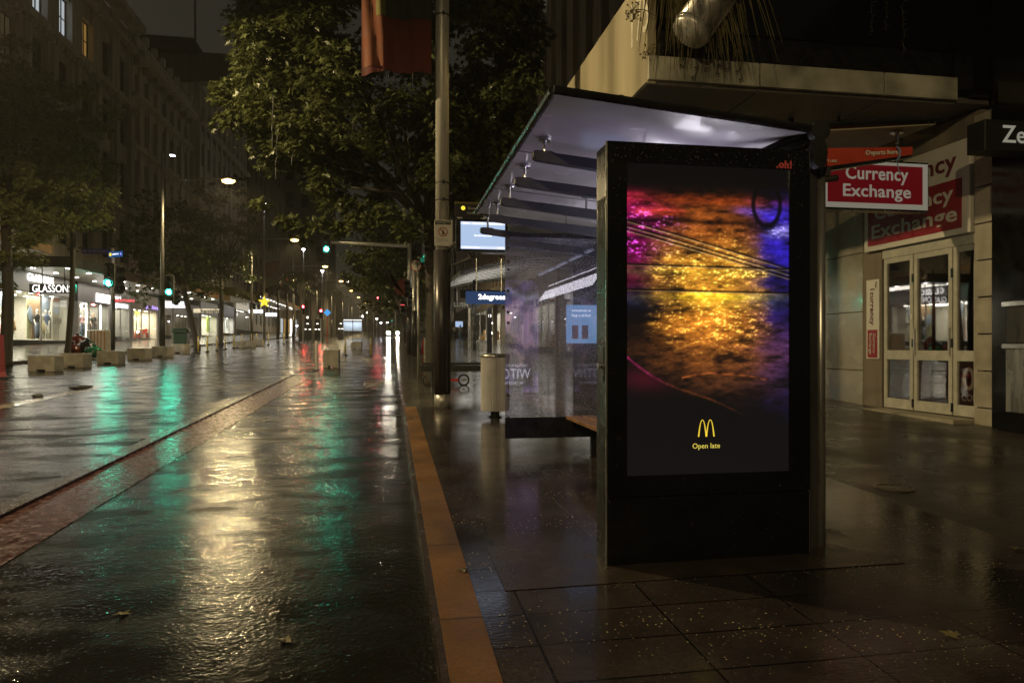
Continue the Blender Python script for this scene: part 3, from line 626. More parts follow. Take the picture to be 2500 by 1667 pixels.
# high canopy with the number 175
XC, YC = 3.53, 9.07
tc = thing('canopy', 'deep cream street canopy carrying the faded number 175', 'canopy', (6, YC, 5.0))
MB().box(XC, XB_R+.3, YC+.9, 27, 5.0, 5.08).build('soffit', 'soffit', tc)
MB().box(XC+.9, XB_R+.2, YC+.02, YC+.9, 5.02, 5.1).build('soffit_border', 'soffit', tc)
side = MB().box(XC-.12, XC, YC, 27, 5.0, 6.56).build('side_fascia', 'fascia_paint', tc)
fr = MB()
xe = [XC-.12, 5.03, 6.95, 8.15]
for i in range(3): fr.box(xe[i]+(.0 if i == 0 else .012), xe[i+1]-.012, YC-.05, YC+.02, 5.04, 5.36, .006)
fr.build('front_fascia', 'fascia_stained', tc)
fr2 = MB()
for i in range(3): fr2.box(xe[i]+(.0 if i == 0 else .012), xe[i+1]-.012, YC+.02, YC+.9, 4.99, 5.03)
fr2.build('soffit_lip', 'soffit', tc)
MB().box(XC, XB_R+.2, YC+.35, YC+.45, 5.36, 6.9).build('upper_wall', 'black_metal', tc)
MB().box(XC+.0, XB_R+.2, YC+.3, YC+.9, 5.9, 7.4).build('planter_front', 'black_panel', tc)
for x in (4.6, 6.15, 7.6): MB().box(x-.03, x+.03, YC+1.0, YC+1.06, 4.85, 4.999).build('soffit_rib', 'black_metal', tc)
for yy in (11.6, 14.2, 17.0): MB().box(XC+.02, XB_R, yy, yy+.14, 4.93, 4.999).build('soffit_beam', 'black_metal', tc)
MB().box(7.2, XB_R-.02, YC+1.0, 24, 4.86, 4.998).build('soffit_step', 'stone_brown', tc)
nx = XC-.124
def yC(px): return atX(px, 100, nx).y
text('175', (nx, (yC(1542)+yC(1583))/2, 6.03), -YP, ZP, 'fascia_numeral', side, w=abs(yC(1542)-yC(1583)), h=.62)
MB().box(XB_R-.2, XB_R+.5, 8.605, yd0-.43, -.2, 7.0).build('corner_pier', 'black_panel', tX)
MB().box(8.32, 12, 8.95, 9.3, 5.1, 9.5).build('upper_cladding', 'black_panel', tX)
# dark neighbouring shopfront at the frame edge
tz = thing('dark_shopfront', 'black polished shopfront with silver bands at the right edge', 'shopfront', (8.6, 7.4, .3))
xz = 8.4
MB().box(xz, xz+2, 3.0, 8.6, -.2, 8.0).build('wall', 'black_panel', tz)
for zz in (2.0, 1.42): MB().box(xz-.05, xz-.003, 3.0, 8.5, zz, zz+.07, .01).build('silver_band', 'chrome', tz)
MB().box(xz-.03, xz-.004, 3.0, 8.45, .55, 1.41, .01).build('lower_panel', 'duct', tz)
MB().box(xz-.02, xz-.004, 3.0, 8.45, 1.5, 1.99, .01).build('middle_panel', 'sleeve', tz)
tzs = thing('black_sign_box', 'black sign box with white serif lettering at the right edge', 'sign', (xz-.3, 7.6, 4.2))
pz = atY(2405, 290, 7.95); pz2 = atY(2405, 365, 7.95)
MB().box(pz.x, 8.39, 7.95, 8.25, pz2.z, pz.z, .01).build('sign_box', 'black_matt', tzs)
text('Zegna', (pz.x+.25, 7.946, (pz.z+pz2.z)/2-.02), XP, ZP, 'box_serif', tzs, w=.80, bold=.01, align='l')  # letters given a faint glow, added to lift them out of shadow

# hanging Currency Exchange light box
th = thing('hanging_sign', 'red and white currency light box hanging under the canopy', 'sign', (7.1, 9.75, 5.0))
q0, q1 = atY(2000, 395, 9.75), atY(2268, 519, 9.75)
x0, x1, z0, z1 = q0.x, q1.x, q1.z, atY(2268, 398, 9.75).z
MB().box(x0, x1, 9.75, 9.95, z0, z1, .01).build('casing', 'black_metal', th)
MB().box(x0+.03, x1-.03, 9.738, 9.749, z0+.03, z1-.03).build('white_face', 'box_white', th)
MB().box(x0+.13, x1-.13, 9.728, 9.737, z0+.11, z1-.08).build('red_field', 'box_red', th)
xm = (x0+x1)/2+.05
xm = atY(2141, 450, 9.73).x
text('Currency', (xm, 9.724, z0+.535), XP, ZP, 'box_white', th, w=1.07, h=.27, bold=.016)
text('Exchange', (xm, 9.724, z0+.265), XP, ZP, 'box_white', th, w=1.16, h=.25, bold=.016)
for x in (x0+.4, x1-.4): MB().tube([(x, 9.85, z1), (x, 9.85, 4.99)], .02, 8).build('hanger', 'black_metal', th)

# duct, planting, string lights
tdct = thing('metal_duct', 'large silver drain duct slanting down at the top of the canopy', 'duct', (4.4, 8.6, 6.6))
e0, e1 = atY(1688, 75, 8.6), atY(1800, -75, 8.6)
MB().tube([e0, e1, e0+(e1-e0)*2.2], .26, 24).build('pipe', 'duct', tdct, smooth=True)
MB().tube([e0+(e1-e0)*-.06, e0+(e1-e0)*.03], [.24, .268], 24).build('rim', 'galv', tdct, smooth=True)
def strands(name, label, cat, pts, m, seed, lo, hi, wd, spread, n):
    rr = random.Random(seed); b = MB()
    for i in range(n):
        p = Vector(pts[0])+(Vector(pts[1])-Vector(pts[0]))*rr.random(); L_ = rr.uniform(lo, hi); dx, dy = rr.uniform(-spread, spread), rr.uniform(-spread, spread*.3)
        prev = None; out = rr.uniform(.05, .2)
        for k in range(7):
            s = k/6; q = p+Vector((dx*s*L_, (dy-out)*s*L_, (out*2*s-s*s*1.3)*L_)); w = wd*(1-s*.8)
            a_, c_ = q+Vector((-w, 0, 0)), q+Vector((w, 0, 0))
            if prev: b.add([prev[0], prev[1], c_, a_], [[0, 1, 2, 3]])
            prev = (a_, c_)
    o = b.build(name, m, None, loc=pts[0]); return tag(o, label, cat)
strands('grass_plant', 'trailing dry grass plant hanging over the canopy corner', 'plant', [(3.62, 9.0, 6.75), (4.5, 9.0, 6.75)], 'dry_grass', 3, .6, 1.6, .014, .4, 300)
tl = thing('seed_head_plant', 'thin stems with round seed heads sticking out over the canopy edge', 'plant', (3.5, 9.0, 6.5))
for (u0, v0, u1, v1) in [(1600, 40, 1545, 25), (1605, 110, 1580, 125), (1560, 30, 1548, 45)]:
    p, q = atY(u0, v0, 8.98), atY(u1, v1, 8.95); MB().tube([p, (p+q)/2+Vector((0, 0, .05)), q], .006, 5).build('stem', 'dry_grass', tl)
    hd = MB()
    for k in range(14):
        dv = Vector((random.uniform(-1, 1), random.uniform(-1, 1), random.uniform(-1, 1))).normalized()*.1; hd.tube([q, q+dv], .003, 4); hd.blob(q+dv, (.014, .014, .014), 6, 4, 0)
    hd.build('seed_head', 'dry_grass', tl)
tli = thing('string_lights', 'unlit string lights dangling in loops under the canopy edge', 'string lights', (4.4, 9.0, 5.4))
rr = random.Random(5)
for k in range(9):
    x = 3.9+k*.16+rr.uniform(-.05, .05) if k < 6 else 5.2+k*.25; z = 6.3; pts = []; top = 6.8; bot = rr.uniform(4.95, 5.3) if k < 6 else rr.uniform(5.6, 6)
    n = 14; w = MB()
    for i in range(n+1): pts.append(Vector((x+rr.uniform(-.03, .03), 8.97, top+(bot-top)*i/n)))
    w.tube(pts, .005, 5)
    for p in pts[2:]:
        d = Vector((rr.choice((-1, 1))*.05, -.01, rr.uniform(-.03, .03))); w.tube([p, p+d], [.006, .009], 5)
    w.build('wire', 'black_matt', tli)
    bb = MB()
    for p in pts[1::2]: bb.blob(p+Vector((rr.uniform(-.05, .05), -.02, 0)), (.008, .008, .012), 6, 4, 0)
    bb.build('bulb', 'chrome', tli)
# ------------------------------------------------------------------ advertising kiosk
def fbm(w, h, fx, fy, seed, octs=5):
    rs = np.random.RandomState(seed); out = np.zeros((h, w)); amp = 1; tot = 0
    for o in range(octs):
        gx, gy = int(fx*2**o)+2, int(fy*2**o)+2; g = rs.rand(gy+1, gx+1)
        x = np.linspace(0, gx-1e-6, w); y = np.linspace(0, gy-1e-6, h); xi, yi = x.astype(int), y.astype(int); xf, yf = x-xi, y-yi
        xf = xf*xf*(3-2*xf); yf = (yf*yf*(3-2*yf))[:, None]
        a = g[yi][:, xi]*(1-xf)+g[yi][:, xi+1]*xf; b = g[yi+1][:, xi]*(1-xf)+g[yi+1][:, xi+1]*xf
        out += (a*(1-yf)+b*yf)*amp; tot += amp; amp *= 0.6
    return out/tot
def picture_grid(name, img, o, right, up, w, h, m, parent):
    H, Wd, _ = img.shape
    right = np.array(right, float); up = np.array(up, float); o = np.array(o, float)-np.array(wloc(parent))
    u, v = np.meshgrid(np.linspace(0, 1, Wd), np.linspace(0, 1, H))
    co = o[None, None]+right[None, None]*(u*w)[..., None]+up[None, None]*((1-v)*h)[..., None]
    me = bpy.data.meshes.new(name); nv = Wd*H; me.vertices.add(nv); me.vertices.foreach_set('co', co.reshape(-1).astype(np.float32))
    i, j = np.meshgrid(np.arange(Wd-1), np.arange(H-1)); a = (j*Wd+i).ravel()
    q = np.stack([a+Wd, a+Wd+1, a+1, a], 1); nf = len(q)
    me.loops.add(nf*4); me.polygons.add(nf); me.loops.foreach_set('vertex_index', q.ravel().astype(np.int32))
    me.polygons.foreach_set('loop_start', np.arange(0, nf*4, 4, dtype=np.int32)); me.update(calc_edges=True)
    ca = me.color_attributes.new('picture', 'FLOAT_COLOR', 'POINT'); c4 = np.ones((nv, 4), np.float32); c4[:, :3] = img.reshape(-1, 3)
    ca.data.foreach_set('color', c4.ravel()); me.materials.append(M[m])
    ob = bpy.data.objects.new(name, me); COL.objects.link(ob); ob.parent = parent; return ob
def lin(r, g, b): return np.array([((c/255+.055)/1.055)**2.4 if c > 10 else c/255/12.92 for c in (r, g, b)])
def ad_image(Wd=250, H=440):
    u, v = np.meshgrid(np.linspace(0, 1, Wd), np.linspace(0, 1, H)); u0 = u
    n1 = fbm(Wd, H, 5, 30, 1); n2 = fbm(Wd, H, 14, 80, 2, 3); n3 = fbm(Wd, H, 60, 180, 3, 2); n4 = fbm(Wd, H, 3, 7, 4)
    uu = u+(n1-.5)*.18; vv = v+(n4-.5)*.05
    def g(x, c, s): return np.exp(-((x-c)/s)**2)
    def add(img, w, col): img += w[..., None]*lin(*col)
    img = np.zeros((H, Wd, 3)); core_k = 1.25; rip = np.clip(.62+(n1*.5+n2*.5-.5)*2.6, .08, 1.5)*(.72+.56*n3); spark = np.clip((n2*.42+n3*.58-.57)*11, 0, 2.4)
    fade = 1/(1+np.exp(-(v-.08)/.018)); low = 1/(1+np.exp((v-.60)/.05))
    core = g(uu, .50, .30)**1.0*np.where(np.abs(uu-.5) < .3, 1, g(np.abs(uu-.5), .3, .07))
    core = core*core_k
    add(img, core*g(vv, .20, .10)*rip*fade*.7, (205, 115, 45)); add(img, core*g(vv, .32, .065)*rip*1.0, (235, 170, 60)); add(img, core*g(vv, .30, .06)*spark*.7, (255, 215, 110))
    add(img, core*g(vv, .40, .07)*rip*.9, (230, 165, 55)); add(img, core*g(vv, .50, .085)*rip*1.2, (225, 145, 48)); add(img, core*g(vv, .36, .03)*spark*.8, (255, 215, 100)); add(img, core*g(vv, .49, .08)*spark*.9, (255, 205, 100))
    add(img, g(uu, .55, .28)*g(v, .425, .012)*rip*.9, (205, 215, 30)); add(img, g(uu, .35, .5)*g(v, .345, .014)*rip*.5, (60, 130, 30)); add(img, g(uu, .55, .3)*g(v, .45, .02)*rip*.4, (110, 160, 40))
    add(img, g(uu, .60, .36)*g(vv, .61, .09)*rip*.9, (150, 88, 38)); add(img, g(uu, .6, .3)*g(vv, .70, .05)*rip*.5, (100, 62, 40)); add(img, g(uu, .5, .5)*g(v, .11, .018)*rip*fade*.7, (190, 75, 25))
    mg = 1/(1+np.exp((uu-.20)/.05)); add(img, mg*g(vv, .22, .10)*rip*.9*fade, (190, 20, 120)); add(img, mg*g(vv, .19, .04)*spark*1.0, (240, 120, 230)); add(img, mg*g(vv, .27, .02)*spark, (235, 90, 235))
    add(img, mg*g(vv, .12, .03)*rip*.6*fade, (200, 30, 60)); add(img, g(uu, .22, .1)*g(v, .155, .012)*rip, (235, 80, 30)); add(img, mg*g(vv, .36, .05)*rip*.5, (130, 20, 60)); add(img, mg*g(vv, .43, .04)*rip*.35, (30, 50, 110))
    vi = 1/(1+np.exp(-(uu-.86)/.03)); add(img, vi*g(vv, .17, .06)*rip*1.0, (85, 60, 230)); add(img, g(uu, .96, .07)*g(v, .205, .016)*(rip+spark)*1.4, (200, 190, 255))
    add(img, g(uu, .78, .1)*g(v, .145, .012)*rip*.8, (110, 90, 235)); add(img, vi*g(vv, .28, .07)*rip*.7, (60, 40, 200)); add(img, 1/(1+np.exp(-(uu-.80)/.05))*g(vv, .45, .2)*rip*.33, (70, 50, 190)); add(img, vi*g(vv, .66, .10)*rip*.18, (75, 55, 160))
    # rails
    def rail(img, d, wd, dark, hi, k=1):
        img *= (1-np.exp(-(d/wd)**2)*dark)[..., None]; img += (np.exp(-((d-wd*.9)/(wd*.35))**2)*hi*k*(.4+n2))[..., None]*lin(250, 215, 150)
    for off in (0, .017, .03):
        d = v-(.185+off+(u)*.135+ (u**2)*.01); rail(img, d, .005, .9, .55, 1.0*(.25+.75*g(u, .45, .45)))
    for vc in (.325, .405): rail(img, v-vc-.006*u, .0045, .95, .35, g(u, .5, .45))
    d = v-(.140+.07*u+.05*np.sin(u*5)*.3); img *= (1-np.exp(-(d/.010)**2)*.75*(u > .25)*(u < .8))[..., None]
    # wheel ring
    rr = np.sqrt(((u-.86)/.085)**2+((v-.120)/.070)**2); ring = np.exp(-((rr-1)/.17)**4)*(v > .055); img *= (1-ring*.96)[..., None]; img *= (1-.7*np.exp(-((v-.205-.08*(u-.9))/.008)**2)*(u > .74))[..., None]
    # lower dark area and gutter line
    line = .620+.36*u**1.0-.13*u**2*(u > 0)+.01*np.sin(u*9); below = 1/(1+np.exp(-(v-line)/.007)); img *= (1-below*.97)[..., None]
    gl = np.exp(-((v-line)/.0036)**2)*(.1+1.3*n3*n2)*np.clip(1.0-u*1.35, 0, 1)
    img += (gl*np.clip(1-u*3.2, 0, 1))[..., None]*lin(235, 60, 150)+(gl*np.clip(u*4-.6, 0, 1)*.8)[..., None]*lin(225, 130, 60)
    cl = .688-.02*np.sin((u-.3)*6.0)+.012*n4; img += (np.exp(-((v-cl)/.0035)**2)*(u > .33)*(u < .86)*np.clip(n2*2.2-.6, 0, 1)*.8)[..., None]*lin(215, 120, 55)
    img += (below*g(u, .12, .16)*g(v, .69, .035)*.5)[..., None]*lin(105, 20, 45)
    img += (np.exp(-((v-.60)/.05)**2)*(1-below)*.15*rip)[..., None]*lin(150, 90, 50)
    img *= (fade*.98+.02)[..., None]; img += lin(30, 28, 29)[None, None]*(.5+.5*v)[..., None]
    return np.clip((img*1.12)**1.18*.88, 0, 1.2)
KX0, KX1, KY0, KY1, KZ0, KZ1 = 1.295, 2.640, 4.12, 4.39, 0.100, 2.70
tk = thing('advertising_kiosk', 'tall black digital advertising kiosk showing a wet street picture', 'advertising kiosk', (1.9, 4.07, .10))
vcol_emis('ad_screen', .88, .12)
SX0, SX1 = atY(1531, 700, KY0).x, atY(1928, 700, KY0).x; SZ0, SZ1 = atY(1730, 1156, KY0).z, atY(1730, 404, KY0).z
zs = atY(1730, 1205, KY0).z
def poster_image(Wd=70, H=120):
    u, v = np.meshgrid(np.linspace(0, 1, Wd), np.linspace(0, 1, H)); n = fbm(Wd, H, 4, 7, 9, 5); k = np.clip((n-.3)*2.2, 0, 1)
    img = k[..., None]*lin(120, 100, 165); img *= (1-.75*np.exp(-((v-.72)/.13)**2))[..., None]
    img += (np.exp(-((u-.5)/.16)**2-((v-.42)/.20)**2)*.5)[..., None]*lin(60, 35, 30); img *= (1-.8*np.exp(-((u-.5)/.13)**2-((v-.52)/.11)**2))[..., None]
    img += (np.exp(-((u-.5)/.06)**2-((v-.33)/.045)**2))[..., None]*lin(150, 105, 80); img += ((n > .62)*.25)[..., None]*lin(200, 150, 90)
    img += (np.exp(-((v-.12-.04*np.sin(u*9))/.03)**2)*n*.9)[..., None]*lin(190, 190, 230)
    return np.clip(img, 0, 1)
vcol_emis('rear_poster', 3.6, .2)
b = MB().box(KX0, KX1, KY0+.03, KY1-.03, KZ0, KZ1, .012)
cab = b.build('cabinet', 'black_metal', tk)
fz = MB().box(KX0, KX1, KY0, KY0+.028, KZ0, zs-.006, .006).build('lower_panel', 'black_panel', tk)
f2 = MB().box(KX0, KX1, KY0, KY0+.029, SZ1, KZ1, .006).box(KX0, SX0, KY0, KY0+.029, zs, SZ1-.0).box(SX1, KX1, KY0, KY0+.029, zs, SZ1).box(SX0, SX1, KY0, KY0+.029, zs, SZ0).build('screen_surround', 'black_panel', tk)
MB().box(SX0, SX1, KY0+.016, KY0+.028, SZ0, SZ1).build('screen_backing', 'black_matt', tk)
scr = picture_grid('screen', ad_image(), (SX0, KY0+.012, SZ0), (1, 0, 0), (0, 0, 1), SX1-SX0, SZ1-SZ0, 'ad_screen', tk)
cx = (SX0+SX1)/2+.0; mz = atY(1732, 1045, KY0).z
def arches(cx, cz, w, h, y):
    b = MB()
    for sd in (-1, 1):
        c = cx+sd*w*.232; N_ = 28; po, pi_ = [], []
        for i in range(N_+1):
            s = -1+2*i/N_; zz = (1-abs(s)**2.3)
            po.append((c+s*w*.268, cz-h/2+h*zz)); th_ = .035*w+.045*w*abs(s)**1.5; s2 = s*(.268-.088)/.268; pi_.append((c+s2*w*.268, cz-h/2+(h-.05*h)*(1-abs(s)**2.3)-0*th_))
        for i in range(N_):
            b.add([(po[i][0], y, po[i][1]), (po[i+1][0], y, po[i+1][1]), (pi_[i+1][0], y, pi_[i+1][1]), (pi_[i][0], y, pi_[i][1])], [[0, 1, 2, 3]])
    return b
arches(cx-.02, mz+.0, .112, .106, KY0+.0105).build('arch_emblem', 'ad_text', scr)
text('Open late', (cx-.02, KY0+.0108, atY(1732, 1090, KY0).z), XP, ZP, 'ad_word', scr, w=.182, bold=.006, ext=.001)
po = atY(1914, 402, KY0); text('.oh!', (po.x, KY0-.001, po.z), XP, ZP, 'oh_red', tk, w=.105, bold=.04, ext=.002)
# kiosk side: vents, lock, seam
for zz0, zz1 in ((1.62, 2.38), (.32, .95)):
    sd = MB()
    for k in range(int((zz1-zz0)/.012)): sd.box(KX0-.004, KX0+.001, KY0+.05, KY1-.06, zz0+k*.012, zz0+k*.012+.005)
    sd.build('side_vent', 'black_matt', tk)
hs = MB().box(KX0-.004, KX0+.001, KY0+.07, KY1-.08, 1.23, 1.45, .002).build('access_hatch', 'arm_metal', tk)
MB().tube([(KX0-.03, KY0+.10, 1.33), (KX0+.0, KY0+.10, 1.33)], .022, 14).build('lock', 'chrome', hs)
MB().box(KX0-.006, KX0+.006, KY0+.012, KY0+.022, KZ0, KZ1).box(KX1-.006, KX1+.006, KY0+.012, KY0+.022, KZ0, KZ1).build('edge_trim', 'steel', tk)
# rear screen, lit poster facing the shelter
rs_ = MB().box(SX0-.01, SX1+.01, KY1-.028, KY1-.002, SZ0-.02, SZ1+.02).build('rear_screen', 'black_matt', tk)
picture_grid('rear_picture', poster_image(), (SX1, KY1, SZ0), (-1, 0, 0), (0, 0, 1), SX1-SX0, SZ1-SZ0, 'rear_poster', rs_)
cxk = (SX0+SX1)/2
text('WITCHES', (cxk, KY1+.006, .98), -XP, ZP, 'poster_white', rs_, w=.8, h=.17); text('HATHAWAY  SPENCER', (cxk, KY1+.006, 1.12), -XP, ZP, 'poster_white', rs_, w=.7)
text('IN CINEMAS NOW', (cxk, KY1+.006, .82), -XP, ZP, 'poster_white', rs_, w=.55)
# rain drops sitting on the kiosk face
rr = random.Random(12); dr = MB()
for i in range(750):
    x = rr.uniform(KX0+.01, KX1-.01); z = KZ1-abs(rr.gauss(0, .22)) if i < 420 else rr.uniform(KZ0, KZ1-.02); z = max(KZ0+.1, min(KZ1-.01, z))
    if SX0 < x < SX1 and SZ0 < z < SZ1: continue
    r = rr.uniform(.0014, .0042); dr.blob((x, KY0-.0003, z), (r, r*.6, r*1.2), 6, 4, 0)
o = dr.build('rain_drops', 'chrome', tk, smooth=True); o['kind'] = 'stuff'

# ------------------------------------------------------------------ bus shelter
tsb = thing('bus_shelter', 'bus shelter with a winged white roof carried on black arms', 'bus shelter', (2.3, 6.2, .16))
RX = 2.78
def roofz(x): return 3.0-(x-.986)*.088
Y0r, Y1r = 4.20, 8.16
rf = MB().add([(.99, Y0r, roofz(.99)), (RX, Y0r, roofz(RX)), (RX, Y1r, roofz(RX)), (.99, Y1r, roofz(.99)), (.99, Y0r, roofz(.99)+.03), (RX, Y0r, roofz(RX)+.03), (RX, Y1r, roofz(RX)+.03), (.99, Y1r, roofz(.99)+.03)],
  [[3, 2, 1, 0], [4, 5, 6, 7], [0, 1, 5, 4], [1, 2, 6, 5], [2, 3, 7, 6], [3, 0, 4, 7]]).build('roof', 'roof_glass', tsb)
MB().tube([(.975, Y0r, roofz(.98)+.012), (.975, Y1r, roofz(.98)+.012)], .028, 8).tube([(.975, Y0r-.01, roofz(.98)+.012), (RX, Y0r-.01, roofz(RX)+.012)], .028, 8).build('roof_edge', 'black_metal', rf)
for yj in (5.5, 6.85): MB().box(1.0, RX-.02, yj-.006, yj+.006, 0, .004, mtx=Matrix.Translation((0, 0, 0))@Matrix(((1, 0, 0, 0), (0, 1, 0, 0), (-.088, 0, 1, 3.0+.986*.088-.0045), (0, 0, 0, 1)))).build('panel_joint', 'shop_grey', rf)
XR = 3.62
def roofz2(x): return 2.86+(x-RX)*.10
MB().add([(RX+.05, Y0r, roofz2(RX)), (XR, Y0r, roofz2(XR)), (XR-.15, Y1r, roofz2(XR)), (RX+.05, Y1r, roofz2(RX)), (RX+.05, Y0r, roofz2(RX)+.03), (XR, Y0r, roofz2(XR)+.03), (XR-.15, Y1r, roofz2(XR)+.03), (RX+.05, Y1r, roofz2(RX)+.03)],
  [[3, 2, 1, 0], [4, 5, 6, 7], [0, 1, 5, 4], [1, 2, 6, 5], [2, 3, 7, 6], [3, 0, 4, 7]]).build('wing_roof', 'fascia_paint', tsb)
MB().tube([(RX, Y0r-.01, roofz2(RX)+.03), (XR+.01, Y0r-.01, roofz2(XR)+.03)], .022, 8).build('wing_edge', 'black_metal', tsb)
armY = [5.10, 5.88, 6.66, 7.46, 8.22]
for i, y in enumerate(armY):
    x0, z0 = 1.03, 2.85-.012*i; x1, z1 = 2.75, z0-.17
    pts = [(0, .032), (.0, -.012), (.03, -.032), (x1-x0, z1-z0-.055), (x1-x0, z1-z0+.05), (.17, .022), (.13, .036), (.03, .040)]
    a = MB().prism(pts, .07, (x0, y-.035, z0), (1, 0, 0)).build('roof_arm', 'arm_metal', tsb)
    for (xs_) in (x0+.09, x0+.85, x0+1.5):
        zr = roofz(xs_); za = z0+(z1-z0)*(xs_-x0)/(x1-x0)+.03
        MB().tube([(xs_, y, za), (xs_, y, zr-.012)], .012, 8).lathe((xs_, y, zr-.025), [(.045, 0), (.048, .008), (.048, .018), (.03, .022)], 16).build('stud', 'chrome', a)
# spine and front end arm
MB().tube([(RX+.03, 4.45, 2.80), (RX+.03, 8.3, 2.80)], .075, 16).build('spine', 'black_metal', tsb, smooth=True)
MB().prism([(0, .05), (0, -.11), (-1.0, -.33), (-1.0, -.24)], .06, (RX-.05, 4.33, 2.86), (1, 0, 0)).build('front_brace', 'black_metal', tsb) if False else None
MB().tube([(RX-.02, 4.24, 2.86), (RX-.55, 4.9, 2.66)], [.05, .035], 10).build('diagonal_brace', 'black_metal', tsb, smooth=True)
pc1 = atY(2003, 372, 4.12); pc2 = atY(2005, 318, 4.16)
for p, rx, rz in ((pc1, .052, .10), (pc2, .066, .062)):
    c = MB()
    poly = [(rx*math.cos(q*math.pi/14), rz*math.sin(q*math.pi/14)) for q in range(28)]
    c.prism(poly, .06, p, (1, 0, 0)).build('end_cap', 'black_matt', tsb)
col = MB().box(2.70, 2.775, 4.24, 4.32, .11, 2.75, .006).build('post_plate', 'sleeve', tsb)
MB().tube([(2.808, 4.26, .11), (2.808, 4.26, 2.72)], .030, 20).build('post', 'steel', tsb, smooth=True)
MB().tube([(2.755, 8.2, .2), (2.755, 8.2, 2.8)], .036, 16).build('post', 'steel', tsb, smooth=True)
MB().box(2.68, 2.88, 4.18, 4.38, .105, .125).build('foot_plate', 'galv', tsb)
# red departure arm
ya_ = 4.28; a0, a1 = atY(2010, 362, ya_), atY(2228, 359, ya_); b0, b1 = atY(2010, 408, ya_), atY(2228, 378, ya_)
k = MB().prism([(a0.x, a0.z), (b0.x, b0.z), (b1.x, b1.z), (a1.x, a1.z)], .05, (0, ya_, 0), (1, 0, 0)).build('route_arm', 'red_panel', tsb)
MB().prism([(b0.x, b0.z), (b0.x, b0.z-.03), (b1.x-.02, b1.z-.02), (b1.x, b1.z)], .055, (0, ya_-.002, 0), (1, 0, 0)).build('arm_underside', 'black_metal', k)
tp = atY(2153, 374, ya_); dirx = (a1-a0).normalized()
text('Departs here', (tp.x, ya_-.002, tp.z), Vector((1, 0, .075)), ZP, 'white_sign', k, w=.24, bold=.015)
tp = atY(2032, 394, ya_); text('CITY LINK', (tp.x-.02, ya_-.002, tp.z), Vector((1, 0, .04)), ZP, 'white_sign', k, w=.11)
sp = atY(2198, 330, ya_); MB().tube([(sp.x, ya_+.03, sp.z-.05), (sp.x, ya_+.03, roofz2(sp.x))], .012, 10).lathe((sp.x, ya_+.03, roofz2(sp.x)-.02), [(.04, 0), (.045, .008), (.03, .018)], 14).build('stud', 'chrome', k)
tt = thing('cable_tie', 'loose blue ribbon tied round the red departure arm', 'ribbon', (sp.x, 4.26, 2.75))
r0 = atY(2188, 357, 4.26); MB().tube([r0, r0+Vector((.02, -.012, -.03)), r0+Vector((.015, -.012, -.075)), r0+Vector((-.005, -.01, -.10)), r0+Vector((.02, -.01, -.19))], [.004, .008, .006, .003, .004], 6).build('ribbon_strip', 'cloth_blue', tt)
cc = atY(2028, 437, 4.25); MB().tube([cc+Vector((-.05, 0, -.006)), cc+Vector((.045, 0, .008))], .022, 14).box(cc.x-.06, cc.x-.02, 4.22, 4.28, cc.z+.012, cc.z+.07).build('lamp_fitting', 'sleeve', tsb)
for (u_, v_) in ((1454, 240), (1512, 243)):
    p = atY(u_, v_+10, 6.0); MB().tube([(p.x, 6.0, roofz(p.x)+.03), (p.x, 6.0, p.z+.06)], .05, 14).build('roof_stub', 'black_metal', tsb)
# shelter lights under spine
st = MB().box(2.45, 2.49, 4.6, 7.8, 2.64, 2.67).build('strip_light', 'strip_dim', tsb)
light('AREA', 'roof_washer', (2.60, 6.0, 2.36), 19, (.93, .89, 1.0), tsb, size=.34, sy=3.4, rot=(0, R(125), 0))
MB().box(2.625, 2.66, 4.3, 7.7, 2.36, 2.46, .005).build('light_housing', 'arm_metal', tsb)
# glass end screen
gx0, gx1, gy = 1.315, 2.70, 8.14
gp_ = MB().box(gx0, gx1, gy, gy+.012, .62, 2.73).build('glass_screen', 'shelter_glass', tsb)
MB().box(gx0, gx1, gy-.012, gy+.03, .37, .615, .006).build('kick_panel', 'black_metal', tsb)
MB().box(gx1-.02, gx1+.03, gy-.02, gy+.04, .37, 2.73, .006).box(gx0, gx1, gy-.01, gy+.03, 2.73, 2.78).build('glass_frame', 'black_metal', tsb)
cl = MB()
for v_ in (560, 585, 618, 638, 690, 742, 768, 945, 1000):
    p = atY(1242, v_+20, gy-.01); cl.box(gx0+.02, gx0+.05, gy-.014, gy-.001, p.z-.014, p.z+.014)
cl.build('glass_clamp', 'black_matt', gp_)
# back wall of the shelter along the spine with lit notice
MB().box(2.735, 2.747, 4.5, 8.1, .5, 2.7).build('rear_glass', 'shelter_glass', tsb)
tn = thing('notice_panel', 'pale blue lit ticket notice with two small cards behind the shelter glass', 'poster', (2.4, 8.3, 1.2))
n0, n1 = atY(1384, 838, 8.35), atY(1446, 745, 8.35)
MB().box(n0.x, n1.x+.25, 8.35, 8.38, n0.z, n1.z).build('panel', 'ticket_blue', tn)
for uu_ in (1397, 1421):
    p0_, p1_ = atY(uu_, 827, 8.34), atY(uu_+15, 794, 8.34); MB().box(p0_.x, p1_.x, 8.338, 8.349, p0_.z, p1_.z).build('card', 'poster_tan', tn)
for k, s_ in enumerate(('smartphone as', 'buy a ticket')): text(s_, ((n0.x+n1.x)/2+.02, 8.346, n1.z-.07-.06*k), XP, ZP, 'screen_text', tn, w=.24)
MB().box(2.2, 2.75, 8.37, 8.42, .35, 2.7, .01).build('backing_post', 'black_metal', tn)
